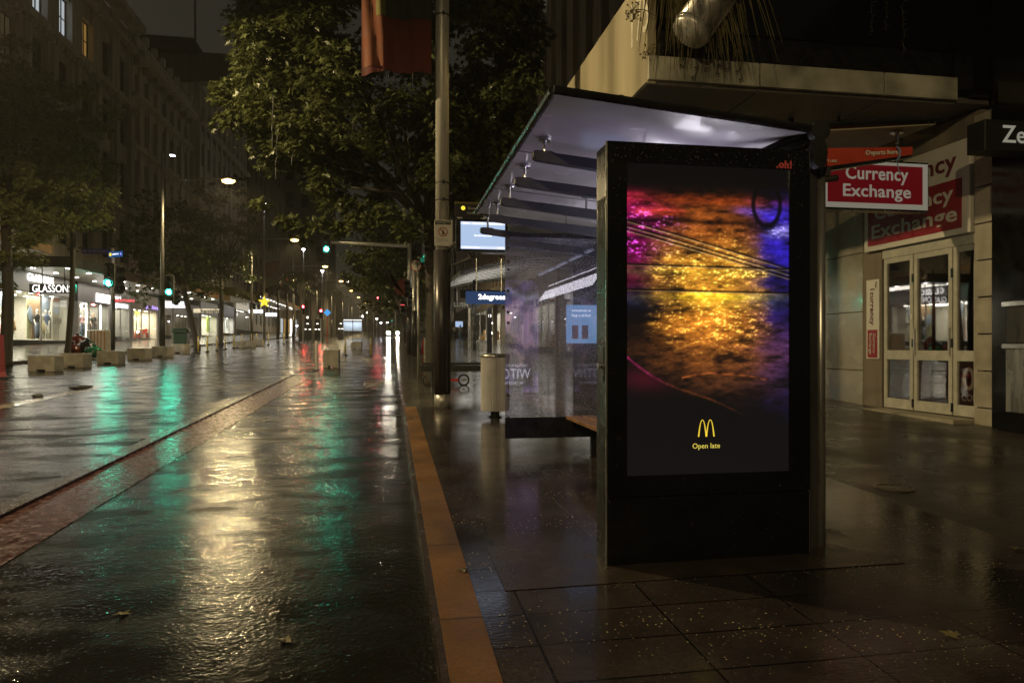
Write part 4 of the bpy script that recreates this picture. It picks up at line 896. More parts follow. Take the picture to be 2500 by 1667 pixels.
# bench
tb = thing('shelter_bench', 'varnished wooden bench inside the bus shelter', 'bench', (2.2, 6.5, .17))
bz = .66
for x in (1.97, 2.15, 2.33): MB().box(x, x+.15, 4.9, 7.85, bz-.04, bz, .008).build('seat', 'wood', tb)
for y in (5.2, 6.4, 7.6): MB().box(2.05, 2.45, y, y+.05, bz-.09, bz-.041).box(2.2, 2.28, y, y+.05, walk_z(2.2, y), bz-.09).build('leg', 'black_metal', tb)

# ------------------------------------------------------------------ near lamp column with banner and signs
PXc, PYc = .905, 12.7; pz0 = walk_z(PXc, PYc)
tp_ = thing('banner_pole', 'thick street column with dark lower sleeve and lit yellowish upper tube', 'pole', (PXc, PYc, pz0))
MB().tube([(PXc, PYc, pz0), (PXc, PYc, pz0+.28)], .14, 28).build('base_collar', 'galv', tp_, smooth=True)
MB().tube([(PXc, PYc, pz0+.26), (PXc, PYc, 3.17)], .152, 32).build('pole_sleeve', 'sleeve', tp_, smooth=True)
MB().tube([(PXc, PYc, 3.15), (PXc, PYc, 12.5)], .121, 32).build('pole', 'pole_metal', tp_, smooth=True)
MB().box(PXc+.06, PXc+.085, PYc-.145, PYc-.12, pz0+.3, 3.1).build('sleeve_seam', 'black_matt', tp_)
for v_ in (40, 448, 490):
    z = EYE+(845-v_)/FP*12.67; r_ = MB().tube([(PXc, PYc, z-.012), (PXc, PYc, z+.012)], .126, 24).box(PXc-.01, PXc+.03, PYc-.15, PYc-.12, z-.03, z+.03); r_.build('strap', 'black_matt', tp_)
tbn = thing('street_banner', 'red and olive cloth banner hanging from the near street column', 'banner', (.1, 12.6, 9))
zb_ = atY(930, 172, 12.6).z; xL_ = atY(882, 100, 12.6).x
def cloth(x0, x1, z0, z1, m, name, ph=0, n=24, par=None):
    b = MB(); vs = []; fs = []
    for j in range(9):
        for i in range(n+1):
            s = i/n; x = x0+(x1-x0)*s; z = z0+(z1-z0)*j/8; sag = -.10*(1-j/8)*max(0, 1-abs(x-(-.55))/.5) if j == 0 else 0
            vs.append((x, 12.62+.06*math.sin(x*9+ph)+.03*math.sin(x*23+z*2), z+(sag if name == 'banner_cloth' else 0)))
    for j in range(8):
        for i in range(n): fs.append([j*(n+1)+i, j*(n+1)+i+1, (j+1)*(n+1)+i+1, (j+1)*(n+1)+i])
    return b.add(vs, fs).build(name, m, par or tbn, smooth=True)
xR_ = PXc-.20
bc = cloth(xL_, xR_, zb_, 10.5, 'banner_red', 'banner_cloth')
def strip(px0, px1, v0, m, name):
    x0_, x1_ = atY(px0, 100, 12.59).x, atY(px1, 100, 12.59).x; z0_ = atY(px0, v0, 12.59).z
    o = cloth(x0_, x1_, z0_, 10.45, m, name); o.location.y -= .012; return o
strip(884, 936, 160, 'banner_orange', 'orange_band'); strip(918, 942, 40, 'banner_olive', 'olive_band').location.y -= .01
strip(942, 1056, 42, 'banner_green', 'green_band').location.y -= .008
MB().box(PXc-.9, PXc-.12, 12.6, 12.64, 10.5, 10.55).build('bracket', 'steel', tbn)
# alcohol ban sign
ys_ = PYc-.17
tal = thing('prohibition_sign', 'white alcohol ban sign with a struck out bottle strapped on the column', 'sign', (PXc, ys_, 3.2))
s0, s1 = atY(1061, 600, ys_), atY(1102, 538, ys_)
MB().box(s0.x, s1.x+.02, ys_, ys_+.012, s0.z, s1.z, .003).build('board', 'white_sign', tal)
MB().box(s0.x+.01, s1.x-.01, ys_-.003, ys_-.0005, s1.z-.08, s1.z-.012).build('header', 'black_matt', tal)
text('Alcohol ban area', ((s0.x+s1.x)/2, ys_-.0035, s1.z-.035), XP, ZP, 'white_sign', tal, w=.25, bold=.01, ext=.001)
text('24 hours 7 days', ((s0.x+s1.x)/2-.03, ys_-.0035, s1.z-.063), XP, ZP, 'white_sign', tal, w=.16, ext=.001)
cx_, cz_ = (s0.x+s1.x)/2, s0.z+.25
ring = MB(); N_ = 32
for i in range(N_):
    a_, c_ = 2*math.pi*i/N_, 2*math.pi*(i+1)/N_
    ring.add([(cx_+.085*math.cos(a_), ys_-.0025, cz_+.085*math.sin(a_)), (cx_+.085*math.cos(c_), ys_-.0025, cz_+.085*math.sin(c_)), (cx_+.07*math.cos(c_), ys_-.0025, cz_+.07*math.sin(c_)), (cx_+.07*math.cos(a_), ys_-.0025, cz_+.07*math.sin(a_))], [[0, 1, 2, 3]])
d_ = .7071; ring.add([(cx_-.075*d_-.006, ys_-.004, cz_+.075*d_-.006), (cx_-.075*d_+.006, ys_-.004, cz_+.075*d_+.006), (cx_+.075*d_+.006, ys_-.004, cz_-.075*d_+.006), (cx_+.075*d_-.006, ys_-.004, cz_-.075*d_-.006)], [[0, 3, 2, 1]])
ring.build('red_ring', 'red_plastic', tal)
MB().prism([(-.014, -.055), (.014, -.055), (.014, .01), (.006, .025), (.006, .055), (-.006, .055), (-.006, .025), (-.014, .01)], .001, (cx_, ys_-.003, cz_), (1, 0, 0)).build('bottle_symbol', 'black_matt', tal)
text('Alcohol possession or', (cx_-.01, ys_-.001, s0.z+.12), XP, ZP, 'black_matt', tal, w=.2, ext=.0005); text('consumption prohibited', (cx_-.01, ys_-.001, s0.z+.09), XP, ZP, 'black_matt', tal, w=.2, ext=.0005)
# stop totem: street name plate, departures screen
YS = 11.3
tst = thing('bus_stop_sign', 'black street name plate with a yellow top edge above the departures screen', 'sign', (1.05, YS, 0.29))
MB().tube([(1.0, 13.1, walk_z(1, 13)), (1.0, 13.1, 3.95)], .05, 12).build('post', 'sleeve', tst, smooth=True); MB().tube([(1.0, 13.1, 3.2), (1.12, YS+.1, 3.2)], .035, 8).build('bracket', 'sleeve', tst); MB().box(1.06, 1.13, YS+.03, YS+.1, 3.15, 3.7).build('mount', 'galv', tst)
u0, u1 = atY(1111, 528, YS), atY(1186, 500, YS)
MB().box(u0.x, u1.x+.15, YS, YS+.04, u0.z, u1.z).build('name_plate', 'black_matt', tst); MB().box(u0.x, u1.x+.15, YS-.002, YS+.04, u1.z, u1.z+.035).build('yellow_edge', 'banner_olive', tst)
zz = (u0.z+u1.z)/2
text('Queen St', (u0.x+.31, YS-.001, zz+.035), XP, ZP, 'white_sign', tst, w=.21, ext=.001); text('Durham St', (u0.x+.30, YS-.001, zz-.04), XP, ZP, 'white_sign', tst, w=.2, ext=.001)
MB().prism([(.034*math.cos(q*math.pi/10), .034*math.sin(q*math.pi/10)) for q in range(20)], .002, (u0.x+.13, YS-.002, zz+.035), (1, 0, 0)).build('route_roundel', 'neon_yellow', tst)
tds = thing('departures_screen', 'pale blue lit departures screen in a dark casing beside the column', 'screen', (1.4, YS, 2.7))
v0_, v1_ = atY(1113, 612, YS), atY(1240, 537, YS)
MB().box(v0_.x, v1_.x, YS+.01, YS+.12, v0_.z, v1_.z, .01).build('casing', 'black_metal', tds)
w0, w1 = atY(1125, 607, YS), atY(1233, 544, YS)
MB().box(w0.x, w1.x, YS+.002, YS+.009, w0.z, w1.z).build('screen', 'screen_blue', tds)
MB().box(w0.x, w1.x, YS-.001, YS+.0015, w0.z, w0.z+.045).build('footer_bar', 'screen_pale', tds); MB().box(w0.x, w1.x, YS-.001, YS+.0015, w1.z-.045, w1.z).build('header_bar', 'screen_pale', tds)
text('No Services Due', ((w0.x+w1.x)/2, YS, (w0.z+w1.z)/2-.0), XP, ZP, 'screen_text', tds, w=.28, bold=.02, ext=.001)
text('Route      Destination      Scheduled  Due', ((w0.x+w1.x)/2, YS-.002, w1.z-.022), XP, ZP, 'screen_text', tds, w=.64, bold=.02, ext=.001)
text('C = Cancelled  D = Delayed', (w0.x+.16, YS-.002, w0.z+.022), XP, ZP, 'screen_text', tds, w=.27, bold=.02, ext=.001); text('01:27:22', (w1.x-.07, YS-.002, w0.z+.022), XP, ZP, 'screen_text', tds, w=.1, bold=.02, ext=.001)
MB().tube([(1.05, 13.0, 2.9), (1.3, YS+.12, 2.9)], .03, 8).build('bracket', 'sleeve', tds)
# litter bin
bx, by = 1.66, 11.3; bz0 = walk_z(bx, by)
tbi = thing('litter_bin', 'round ribbed metal litter bin on a short stem', 'litter bin', (bx, by, bz0))
rb = MB(); n = 110; prof = []
for k in range(n):
    q = 2*math.pi*k/n; r = .232 if k % 2 else .222; prof.append((r*math.cos(q), r*math.sin(q)))
vs = [(bx+p[0], by+p[1], bz0+.11+z) for z in (0, .86) for p in prof]
rb.add(vs, [[k, (k+1) % n, n+(k+1) % n, n+k] for k in range(n)]+[list(range(n-1, -1, -1)), [n+k for k in range(n)]]).build('ribbed_body', 'bin_metal', tbi)
MB().lathe((bx, by, bz0+.971), [(.235, 0), (.24, .012), (.235, .04), (.15, .06)], 32).build('lid', 'steel', tbi, smooth=True)
MB().lathe((bx, by, bz0), [(.11, 0), (.11, .015), (.075, .02), (.075, .11)], 24).build('stem', 'black_metal', tbi)
# dark bench and scooter
tbe = thing('street_bench', 'low black slatted bench behind the near column', 'bench', (1.4, 16.7, .43))
yb_, zb0 = 16.6, walk_z(1.4, 16.6); xa, xb = atY(1028, 890, yb_).x, atY(1172, 890, yb_).x+.5; zt = atY(1100, 886, yb_).z
for k in range(3): MB().box(xa, xb, yb_+.2*k, yb_+.2*k+.15, zt-.05, zt, .01).build('seat', 'black_matt', tbe)
MB().box(xa, xb, yb_-.01, yb_+.03, zt-.2, zt-.06, .01).build('front_rail', 'black_matt', tbe)
for x in (xa+.25, xb-.3): MB().box(x, x+.08, yb_+.05, yb_+.5, zb0, zt-.06).build('leg', 'black_matt', tbe)
tsc = thing('kick_scooter', 'red electric scooter parked behind the black bench', 'scooter', (1.2, 17.6, .45))
xs1, xs2, ysc = atY(1045, 880, 17.6).x, atY(1132, 880, 17.6).x, 17.6; zg = walk_z(1.3, ysc)
for x in (xs1, xs2):
    wl = MB(); wl.tube([(x+.13*math.cos(q*math.pi/9), ysc, zg+.14+.13*math.sin(q*math.pi/9)) for q in range(19)], .022, 8, cap=False); wl.build('wheel', 'rubber', tsc)
    MB().tube([(x, ysc-.03, zg+.14), (x, ysc+.03, zg+.14)], .04, 10).build('wheel_hub', 'galv', tsc)
MB().box(xs1+.12, xs2-.12, ysc-.08, ysc+.08, zg+.12, zg+.17, .02).build('deck', 'red_plastic', tsc)
MB().tube([(xs1, ysc, zg+.15), (xs1+.02, ysc, zg+.35), (xs1+.12, ysc, zg+1.1)], [.03, .028, .022], 10).build('stem', 'red_plastic', tsc)
MB().tube([(xs1+.12, ysc-.22, zg+1.12), (xs1+.12, ysc+.22, zg+1.12)], .016, 8).build('handlebar', 'black_matt', tsc)
# ------------------------------------------------------------------ left side: shops under the canopies
def mannequin(name='mannequin'):
    me = bpy.data.meshes.new('sk'); J = dict(pel=(0, 0, .95), wai=(0, 0, 1.12), che=(0, 0, 1.32), nek=(0, 0, 1.46), hd0=(0, .0, 1.56), hd1=(0, -.01, 1.66), top=(0, 0, 1.73),
        ls=(-.17, 0, 1.39), le=(-.24, .03, 1.12), lw=(-.27, -.06, .88), lh=(-.27, -.09, .79), rs=(.17, 0, 1.39), re=(.29, .04, 1.15), rw=(.18, -.08, 1.0), rh=(.12, -.1, .97),
        lt=(-.09, 0, .88), lk=(-.12, -.03, .49), la=(-.13, .0, .08), lf=(-.14, -.14, .03), rt=(.09, 0, .88), rk=(.10, -.07, .49), ra=(.12, .03, .08), rf=(.15, -.1, .03))
    rad = dict(pel=.14, wai=.105, che=.14, nek=.05, hd0=.065, hd1=.09, top=.06, ls=.055, le=.038, lw=.026, lh=.03, rs=.055, re=.038, rw=.026, rh=.03, lt=.085, lk=.055, la=.034, lf=.03, rt=.085, rk=.055, ra=.034, rf=.03)
    E = 'pel-wai wai-che che-nek nek-hd0 hd0-hd1 hd1-top che-ls ls-le le-lw lw-lh che-rs rs-re re-rw rw-rh pel-lt lt-lk lk-la la-lf pel-rt rt-rk rk-ra ra-rf'.split()
    ks = list(J); me.from_pydata([J[k] for k in ks], [tuple(ks.index(q) for q in e.split('-')) for e in E], [])
    o = bpy.data.objects.new('sk', me); COL.objects.link(o); md = o.modifiers.new('s', 'SKIN')
    for k, sv in zip(ks, me.skin_vertices[0].data): sv.radius = (rad[k], rad[k]*(.75 if k in ('pel', 'wai', 'che') else 1))
    me.skin_vertices[0].data[0].use_root = True
    sb = o.modifiers.new('u', 'SUBSURF'); sb.levels = 1
    dg = bpy.context.evaluated_depsgraph_get(); dg.update(); r = bpy.data.meshes.new_from_object(o.evaluated_get(dg)); bpy.data.objects.remove(o); r.name = 'figure_body'; r.shade_smooth(); return r
BODY = mannequin()
def ring_cloth(prof, n=16):
    b = MB(); return b.lathe((0, 0, 0), prof, n)
def figure(name, label, cat, loc, rz, bodym, top, bottom, skirt=False, hair=None, group=None, s=1.0, headless=False):
    t = thing(name, label, cat, loc, group)
    me = BODY.copy(); me.materials.clear(); me.materials.append(M[bodym]); o = bpy.data.objects.new('body', me); COL.objects.link(o); o.parent = t
    def part(nm, prof, m, sy=.78):
        b = ring_cloth(prof); ob = b.build(nm, m, None, smooth=True); ob.scale = (1, sy, 1); ob.parent = t; return ob
    if top: 
        part('top', [(.165, .90), (.15, 1.02), (.135, 1.12), (.168, 1.30), (.18, 1.38), (.11, 1.445), (.06, 1.46)], top)
        sl = MB().tube([(-.16, 0, 1.40), (-.235, .03, 1.17)], [.075, .068], 10).tube([(.16, 0, 1.40), (.275, .04, 1.19)], [.075, .068], 10).build('sleeve', top, None, smooth=True); sl.parent = t
    if bottom:
        if skirt: part('skirt', [(.24, .50), (.21, .68), (.18, .85), (.145, 1.04)], bottom, .85)
        else:
            tr = MB().tube([(-.09, 0, .98), (-.12, -.03, .50), (-.13, .0, .12)], [.125, .085, .075], 10).tube([(.09, 0, .98), (.10, -.07, .50), (.12, .03, .12)], [.125, .085, .075], 10).build('trousers', bottom, None, smooth=True); tr.parent = t
    if hair: hb = MB().blob((0, .03, 1.66), (.10, .10, .13), 10, 7, .05).build('hair', hair, None, smooth=True); hb.parent = t
    t.rotation_euler = (0, 0, rz); t.scale = (s, s, s); return t
def wz(y): return walk_z(XB_L, y)
def shop(name, label, px0, px1, ztop, wallm, glow, energy, panes=2, depth=3.2, plinth=.28, ppx=8, signs=(), back=None, base_m='dark_tile', frame='shop_grey', floorm='shop_floor', strip=False):
    y0, y1 = yL(px0), yL(px1); ym = (y0+y1)/2; zf = wz(ym)+plinth
    t = thing(name, label, 'shop', (XB_L, ym, wz(ym)))
    D = XB_L-depth; w = .25
    MB().box(D, XB_L-.15, y0+w, y1-w, zf-.12, zf).build('shop_floor', floorm, t)
    bk = MB().box(D-.1, D, y0+w, y1-w, zf, ztop).build('back_wall', back or wallm, t)
    MB().box(D-.1, XB_L-.1, y0+w-.08, y0+w, zf, ztop).build('side_wall', wallm, t); MB().box(D-.1, XB_L-.1, y1-w, y1-w+.08, zf, ztop).build('side_wall', wallm, t)
    MB().box(D-.1, XB_L-.1, y0+w, y1-w, ztop, ztop+.1).build('ceiling', 'soffit_white', t)
    MB().box(XB_L-.25, XB_L+.04, y0+w, y1-w, wz(y0)-.2, zf, .01).build('plinth', base_m, t)
    MB().box(XB_L-.4, XB_L+.02, y0, y0+w-.003, wz(y0)-.3, ztop+.0, .01).build('pier', frame, t); MB().box(XB_L-.4, XB_L+.02, y1-w+.003, y1, wz(y1)-.3, ztop+.0, .01).build('pier', frame, t)
    for k in range(panes):
        a = y0+w+(y1-y0-2*w)*k/panes; c = y0+w+(y1-y0-2*w)*(k+1)/panes
        MB().box(XB_L-.06, XB_L-.045, a+.03, c-.03, zf, ztop).build('pane', 'shop_glass', t)
        if k: MB().box(XB_L-.09, XB_L-.01, a-.03, a+.03, zf, ztop).build('mullion', frame, t)
    li = MB()
    n = max(2, int((y1-y0)/1.3))
    for k in range(n): yy = y0+w+(y1-y0-2*w)*(k+.5)/n; li.box(XB_L-.75, XB_L-.6, yy-.08, yy+.08, ztop-.03, ztop-.003).box(XB_L-2.2, XB_L-2.05, yy-.08, yy+.08, ztop-.03, ztop-.003)
    li.build('ceiling_light', 'down_light', t)
    light('AREA', 'shop_light', (XB_L-1.5, ym, ztop-.08), energy*2.2, glow, t, size=2.2, sy=(y1-y0)*.8)
    return t, y0, y1, zf
WARM = (1, .93, .80); COOL = (.95, .97, 1)
ZS = 5.55                                   # soffit height of the first canopy (level)
# clothes shop
t, y0, y1, zf = shop('clothes_shop', 'bright clothes shop with dressed mannequins and big window posters', -75, 172, 4.45, 'plaster', WARM, 330, panes=3, back='plaster')
def on(px, v): return atX(px, v, XB_L-1.2)
def poster(t, name, m, px0, px1, v0, v1, d=1.6):
    a, c = atX(px0, v0, XB_L-d), atX(px1, v1, XB_L-d); MB().box(XB_L-d-.03, XB_L-d, a.y, c.y, min(a.z, c.z), max(a.z, c.z)).build(name, m, t)
poster(t, 'poster', 'poster_olive', 66, 100, 690, 828, 1.0)
tt_ = t
def poly_poster(name, m, pts, d):
    vs = [atX(p[0], p[1], XB_L-d) for p in pts]; MB().add([*vs, *[v+Vector((-.02, 0, 0)) for v in vs]], [list(range(len(vs)))[::-1], [i+len(vs) for i in range(len(vs))]]+[[i, (i+1) % len(vs), (i+1) % len(vs)+len(vs), i+len(vs)] for i in range(len(vs))]).build(name, m, tt_)
poly_poster('poster_arm', 'poster_tan', [(68, 745), (78, 718), (96, 712), (101, 760), (96, 826), (76, 826), (80, 770)], .97)
poly_poster('poster_panel', 'poster_blue', [(101, 712), (122, 712), (122, 745), (118, 790), (104, 760)], .96)
poly_poster('poster_leaf', 'poster_blue', [(74, 745), (80, 760), (80, 790), (72, 780), (67, 762)], .95)
poly_poster('poster_side', 'poster_blue', [(0, 690), (14, 690), (14, 745), (6, 752), (0, 752)], .97)
pp = atX(142, 783, XB_L-.4); text("139.99", pp, YP, ZP, 'shop_grey', t, h=.38)
MB().box(XB_L-.55, XB_L-.5, yL(150), yL(166), zf, 4.4).build('white_panel', 'plaster', t)
fa = MB().box(XB_L-.3, XB_L+.0, y0, y1, 4.45, ZS).build('fascia', 'shop_grey', t)
a, c = atX(66, 672, XB_L+.05), atX(129, 690, XB_L+.05)
text('GLASSONS', (XB_L+.05, (a.y+c.y)/2, 5.22), YP, ZP, 'sign_white', t, w=c.y-a.y, h=.42, bold=.0, ext=.06, name='sign_letters')
fg = 'mannequins in the lit clothes shop window'
spec = [(8, 'cloth_white', 'cloth_pink', 0, 'white mannequin holding a pink bag in the first window bay'), (17, 'cloth_lilac', 'cloth_lilac', 1, 'mannequin in a short lilac dress in the first window bay'),
        (28, 'cloth_white', 'cloth_orange', 1, 'mannequin in an orange gathered skirt beside the first tree trunk'), (90, 'cloth_dark', 'cloth_denim', 0, 'mannequin in a dark jacket and denim shorts before the tan poster'),
        (100, 'cloth_white', 'cloth_yellow', 1, 'mannequin in a pale yellow skirt in the middle window bay'), (111, 'cloth_blue', 'cloth_white', 0, 'mannequin in blue top and white trousers in the middle window bay'),
        (121, 'cloth_white', 'cloth_white', 0, 'all white dressed mannequin beside the thin tree trunk')]
for px_, tp1, bt1, sk, lb in spec:
    p = atX(px_, 826, XB_L-.75); figure('mannequin', lb, 'mannequin', (XB_L-.75, p.y, zf), R(85)+random.uniform(-.3, .3), 'mannequin_white', tp1, bt1, bool(sk), group=fg, s=1.05)
# hanging blade sign
hs_ = thing('hanging_shop_sign', 'dark hanging sign with white capital letters under the canopy of the clothes shop', 'sign', (-17, 42, 5.5))
yH = 41.0; a, c = atY(71, 715, yH), atY(184, 694, yH)
MB().box(a.x, c.x, yH, yH+.15, a.z, c.z, .01).build('sign_box', 'blue_sign_dark', hs_); hs_.children[0].data.materials[0] = M['fascia_dark']
text('GLASSONS', ((a.x+c.x)/2, yH-.003, (a.z+c.z)/2), XP, ZP, 'sign_white', hs_, w=(c.x-a.x)*.86, h=.40, bold=.0, ext=.01)
for x in (a.x+.6, c.x-.55): MB().tube([(x, yH+.07, c.z), (x, yH+.07, ZS)], .03, 8).build('hanger', 'black_metal', hs_)
# second clothes shop
t, y0, y1, zf = shop('menswear_shop', 'menswear shop with headless shirt mannequins and a bright white sign', 190, 268, 4.3, 'shop_grey', WARM, 170, panes=3, frame='shop_grey')
MB().box(XB_L-.3, XB_L+.0, y0, y1, 4.3, ZS).build('fascia', 'fascia_dark', t)
a, c = atX(236, 722, XB_L+.06), atX(270, 722, XB_L+.06); MB().box(XB_L+.01, XB_L+.1, a.y, c.y, 4.42, 5.0).build('light_sign', 'sign_white', t)
for pxx in (211, 246): q = atX(pxx, 700, XB_L-.3); MB().box(XB_L-.35, XB_L-.28, q.y-.05, q.y+.05, zf, 4.28).build('light_strip', 'strip_light', t)
poster(t, 'banner_print', 'cloth_white', 191, 202, 736, 770, .7); poster(t, 'curtain', 'mannequin_white', 252, 269, 746, 815, .6)
for px_, tp1, bt1, lb in [(200, 'cloth_pink', 'cloth_denim', 'mannequin in a pink shirt and denim shorts in the menswear window'), (214, 'cloth_white', 'cloth_dark', 'mannequin in a white shirt and dark trousers in the menswear window'), (228, 'cloth_dark', 'cloth_dark', 'dark dressed mannequin at the back of the menswear window')]:
    p = atX(px_, 826, XB_L-.8); figure('mannequin', lb, 'mannequin', (XB_L-.8, p.y, zf), R(75), 'mannequin_white' if tp1 != 'cloth_dark' else 'skin', tp1, bt1, group='mannequins in the menswear window', s=1.0)
t, y0, y1, zf = shop('draped_shop', 'shop window with pale backdrop and small stacked display', 272, 318, 4.3, 'shop_grey', WARM, 120, panes=2)
MB().box(XB_L-.3, XB_L+.0, y0, y1, 4.3, ZS).build('fascia', 'shop_grey', t)
for k in range(5): poster(t, 'display_box', 'cloth_white' if k % 2 else 'cloth_lilac', 285+k*5, 289+k*5, 822-6*k % 25, 790, .9)
a, c = atX(283, 745, XB_L+.05), atX(312, 745, XB_L+.05); MB().box(XB_L+.01, XB_L+.08, a.y, c.y, 4.25, 4.55).build('light_sign', 'sign_box', t)
hb = thing('hanging_shop_sign', 'dark hanging sign with white and red letters behind the near signal pole', 'sign', (-17, 50, 5.5)); yH = 50.0
a, c = atY(280, 739, yH), atY(331, 722, yH); MB().box(a.x, c.x, yH, yH+.15, a.z, c.z, .01).build('sign_box', 'fascia_dark', hb)
text('TEN', (c.x-1.15, yH-.01, c.z-.14), XP, ZP, 'sign_white', hb, w=.52, h=.17, bold=.03); text('BROTHERS', (a.x+.62, yH-.01, a.z+.14), XP, ZP, 'neon_red', hb, w=1.22, h=.17, bold=.03)
MB().tube([(c.x-.4, yH+.07, c.z), (c.x-.4, yH+.07, ZS)], .03, 8).build('hanger', 'black_metal', hb)
# jewellery shop with christmas display
t, y0, y1, zf = shop('gift_shop', 'warm lit gift shop with a decorated tree, red presents and purple lettering', 323, 386, 4.35, 'plaster', (1, .85, .62), 260, panes=3, plinth=.06)
MB().box(XB_L-.3, XB_L+.0, y0, y1, 4.35, ZS).build('fascia', 'stone_brown', t)
a, c = atX(357, 747, XB_L+.06), atX(386, 747, XB_L+.06)
text('pandora', (XB_L+.06, (a.y+c.y)/2, 4.62), YP, ZP, 'neon_purple', t, w=c.y-a.y, h=.42, bold=.03, name='sign_letters')
rr = random.Random(4)
for nm, ms in (('present', ['red_plastic', 'cloth_white', 'red_sign']), ('ornament', ['cloth_orange', 'cloth_white', 'neon_yellow', 'red_plastic'])):
    for k in range(26):
        px_ = rr.uniform(334, 383); 
        if nm == 'present': p = atX(px_, rr.uniform(800, 832), XB_L-.9); z = zf+rr.random()**2*.7; s_ = rr.uniform(.12, .25)
        else: p = atX(px_, 800, XB_L-1.0-rr.random()); z = zf+rr.uniform(.8, 2.8); s_ = rr.uniform(.06, .16)
        MB().box(p.x-s_, p.x+s_, p.y-s_*1.5, p.y+s_*1.5, z, z+2*s_, .02).build(nm, rr.choice(ms), t)
def cone_tree(name, label, cat, loc, h, r, m, seed):
    rr = random.Random(seed); t = thing(name, label, cat, loc); b = MB()
    for k in range(900):
        s = rr.random()**.7; z = h*(1-s); rad = r*s*rr.uniform(.6, 1.05); q = rr.uniform(0, 6.28); c = Vector((loc[0]+rad*math.cos(q), loc[1]+rad*math.sin(q), loc[2]+.15+z)); d = Vector((math.cos(q), math.sin(q), -.3))*rr.uniform(.06, .14); sd = Vector((-math.sin(q), math.cos(q), 0))*.04
        b.add([c-sd, c+sd, c+d], [[0, 1, 2]])
    b.build('foliage', m, t); MB().tube([loc, (loc[0], loc[1], loc[2]+h*.8)], [.05, .02], 8).build('trunk', 'bark', t); return t
p = atX(333, 828, XB_L-.8); cone_tree('christmas_tree', 'green christmas tree standing inside the gift shop window', 'christmas tree', (XB_L-.8, p.y, zf), 2.7, .75, 'tinsel_tree', 2)
# closed shop, shoe shop, green shop, department store
t, y0, y1, zf = shop('dark_shop', 'dim shop with tall dark windows beside the gift shop', 390, 420, 4.2, 'stone_brown', WARM, 12, panes=2, depth=1.5)
MB().box(XB_L-.3, XB_L+.0, y0, y1, 4.2, ZS).build('fascia', 'shop_grey', t)
hp = thing('light_box_sign', 'white lit box sign behind the second signal pole', 'sign', (-17, 55, 5)); yH = 56.0
a, c = atY(391, 751, yH), atY(461, 736, yH); MB().box(a.x, c.x, yH, yH+.15, a.z, c.z, .01).build('sign_box', 'sign_box', hp); text('peter alexander', ((a.x+c.x)/2, yH-.012, (a.z+c.z)/2), XP, ZP, 'shop_grey', hp, w=(c.x-a.x)*.84)
t, y0, y1, zf = shop('shuttered_shop', 'unlit shop with pale shutter panels behind the wheelie bin', 424, 486, 4.4, 'stone_brown', WARM, 25, panes=4, depth=1.2)
MB().box(XB_L-.3, XB_L+.0, y0, y1, 4.4, ZS).build('fascia', 'shop_grey', t)
t, y0, y1, zf = shop('green_shop', 'shop with a lime green lit interior wall', 490, 532, 4.8, 'plaster', WARM, 260, panes=2, plinth=.05)
MB().box(XB_L-.3, XB_L+.0, y0, y1, 4.8, ZS+.6).build('fascia', 'shop_grey', t); poster(t, 'lime_wall', 'lime', 505, 528, 762, 812, .9)
hh = thing('hanging_shop_sign', 'cream hanging sign with dark lowercase letters beside a tree trunk', 'sign', (-17, 70, 5)); yH = 68.0
a, c = atY(472, 763.5, yH), atY(545, 754, yH); MB().box(a.x, c.x, yH, yH+.15, a.z, c.z, .01).build('sign_box', 'white_sign', hh); hh.children[0].data.materials[0] = mat('cream_lit', (.6, .55, .4), emit=(.8, .7, .5), estr=.5)
text('hannahs', ((a.x+c.x)/2+.2, yH-.012, (a.z+c.z)/2), XP, ZP, 'black_matt', hh, w=(c.x-a.x)*.66, bold=.03)
t, y0, y1, zf = shop('display_shop', 'bright shop with crowded white window display', 536, 572, 4.9, 'plaster', COOL, 300, panes=3)
MB().box(XB_L-.3, XB_L+.0, y0, y1, 4.9, ZS+.8).build('fascia', 'fascia_dark', t)
for k in range(7): poster(t, 'display_item', rr.choice(['cloth_dark', 'cloth_blue', 'cloth_white', 'shop_grey']), 538+k*4.6, 541+k*4.6, 812-rr.random()*10, 775+rr.random()*15, .8)
t, y0, y1, zf = shop('department_store', 'department store front with white lit fascia signs and a round poster', 576, 684, 6.2, 'shop_grey', COOL, 500, panes=5, depth=2)
MB().box(XB_L-.3, XB_L+.0, y0, y1, 6.2, 7.6).build('fascia', 'plaster', t)
for (pa, pb, v_, Y_, lb) in ((607, 642, 760, 96, 'white lit store sign behind the tall thin pole'), (642, 681, 768, 104, 'lower white lit store sign right of the tall thin pole')):
    tf = thing('light_box_sign', lb, 'sign', (-17, Y_, 6)); a, c = atY(pa, v_+4, Y_), atY(pb, v_-4, Y_); MB().box(a.x, c.x, Y_, Y_+.2, a.z, c.z).build('sign_box', 'sign_box', tf); text('farmers', ((a.x+c.x)/2, Y_-.012, (a.z+c.z)/2), XP, ZP, 'shop_grey', tf, w=(c.x-a.x)*.45)
cst = thing('star_light', 'glowing yellow star decoration on the pole in front of the department store', 'star light', (-12, 78, 6)); p = atY(645, 737, 78.0)
MB().prism([((.68 if k % 2 == 0 else .27)*math.sin(k*math.pi/5), (.68 if k % 2 == 0 else .27)*math.cos(k*math.pi/5)) for k in range(10)][::-1], .15, p, (1, 0, 0)).build('star_panel', 'neon_yellow', cst)
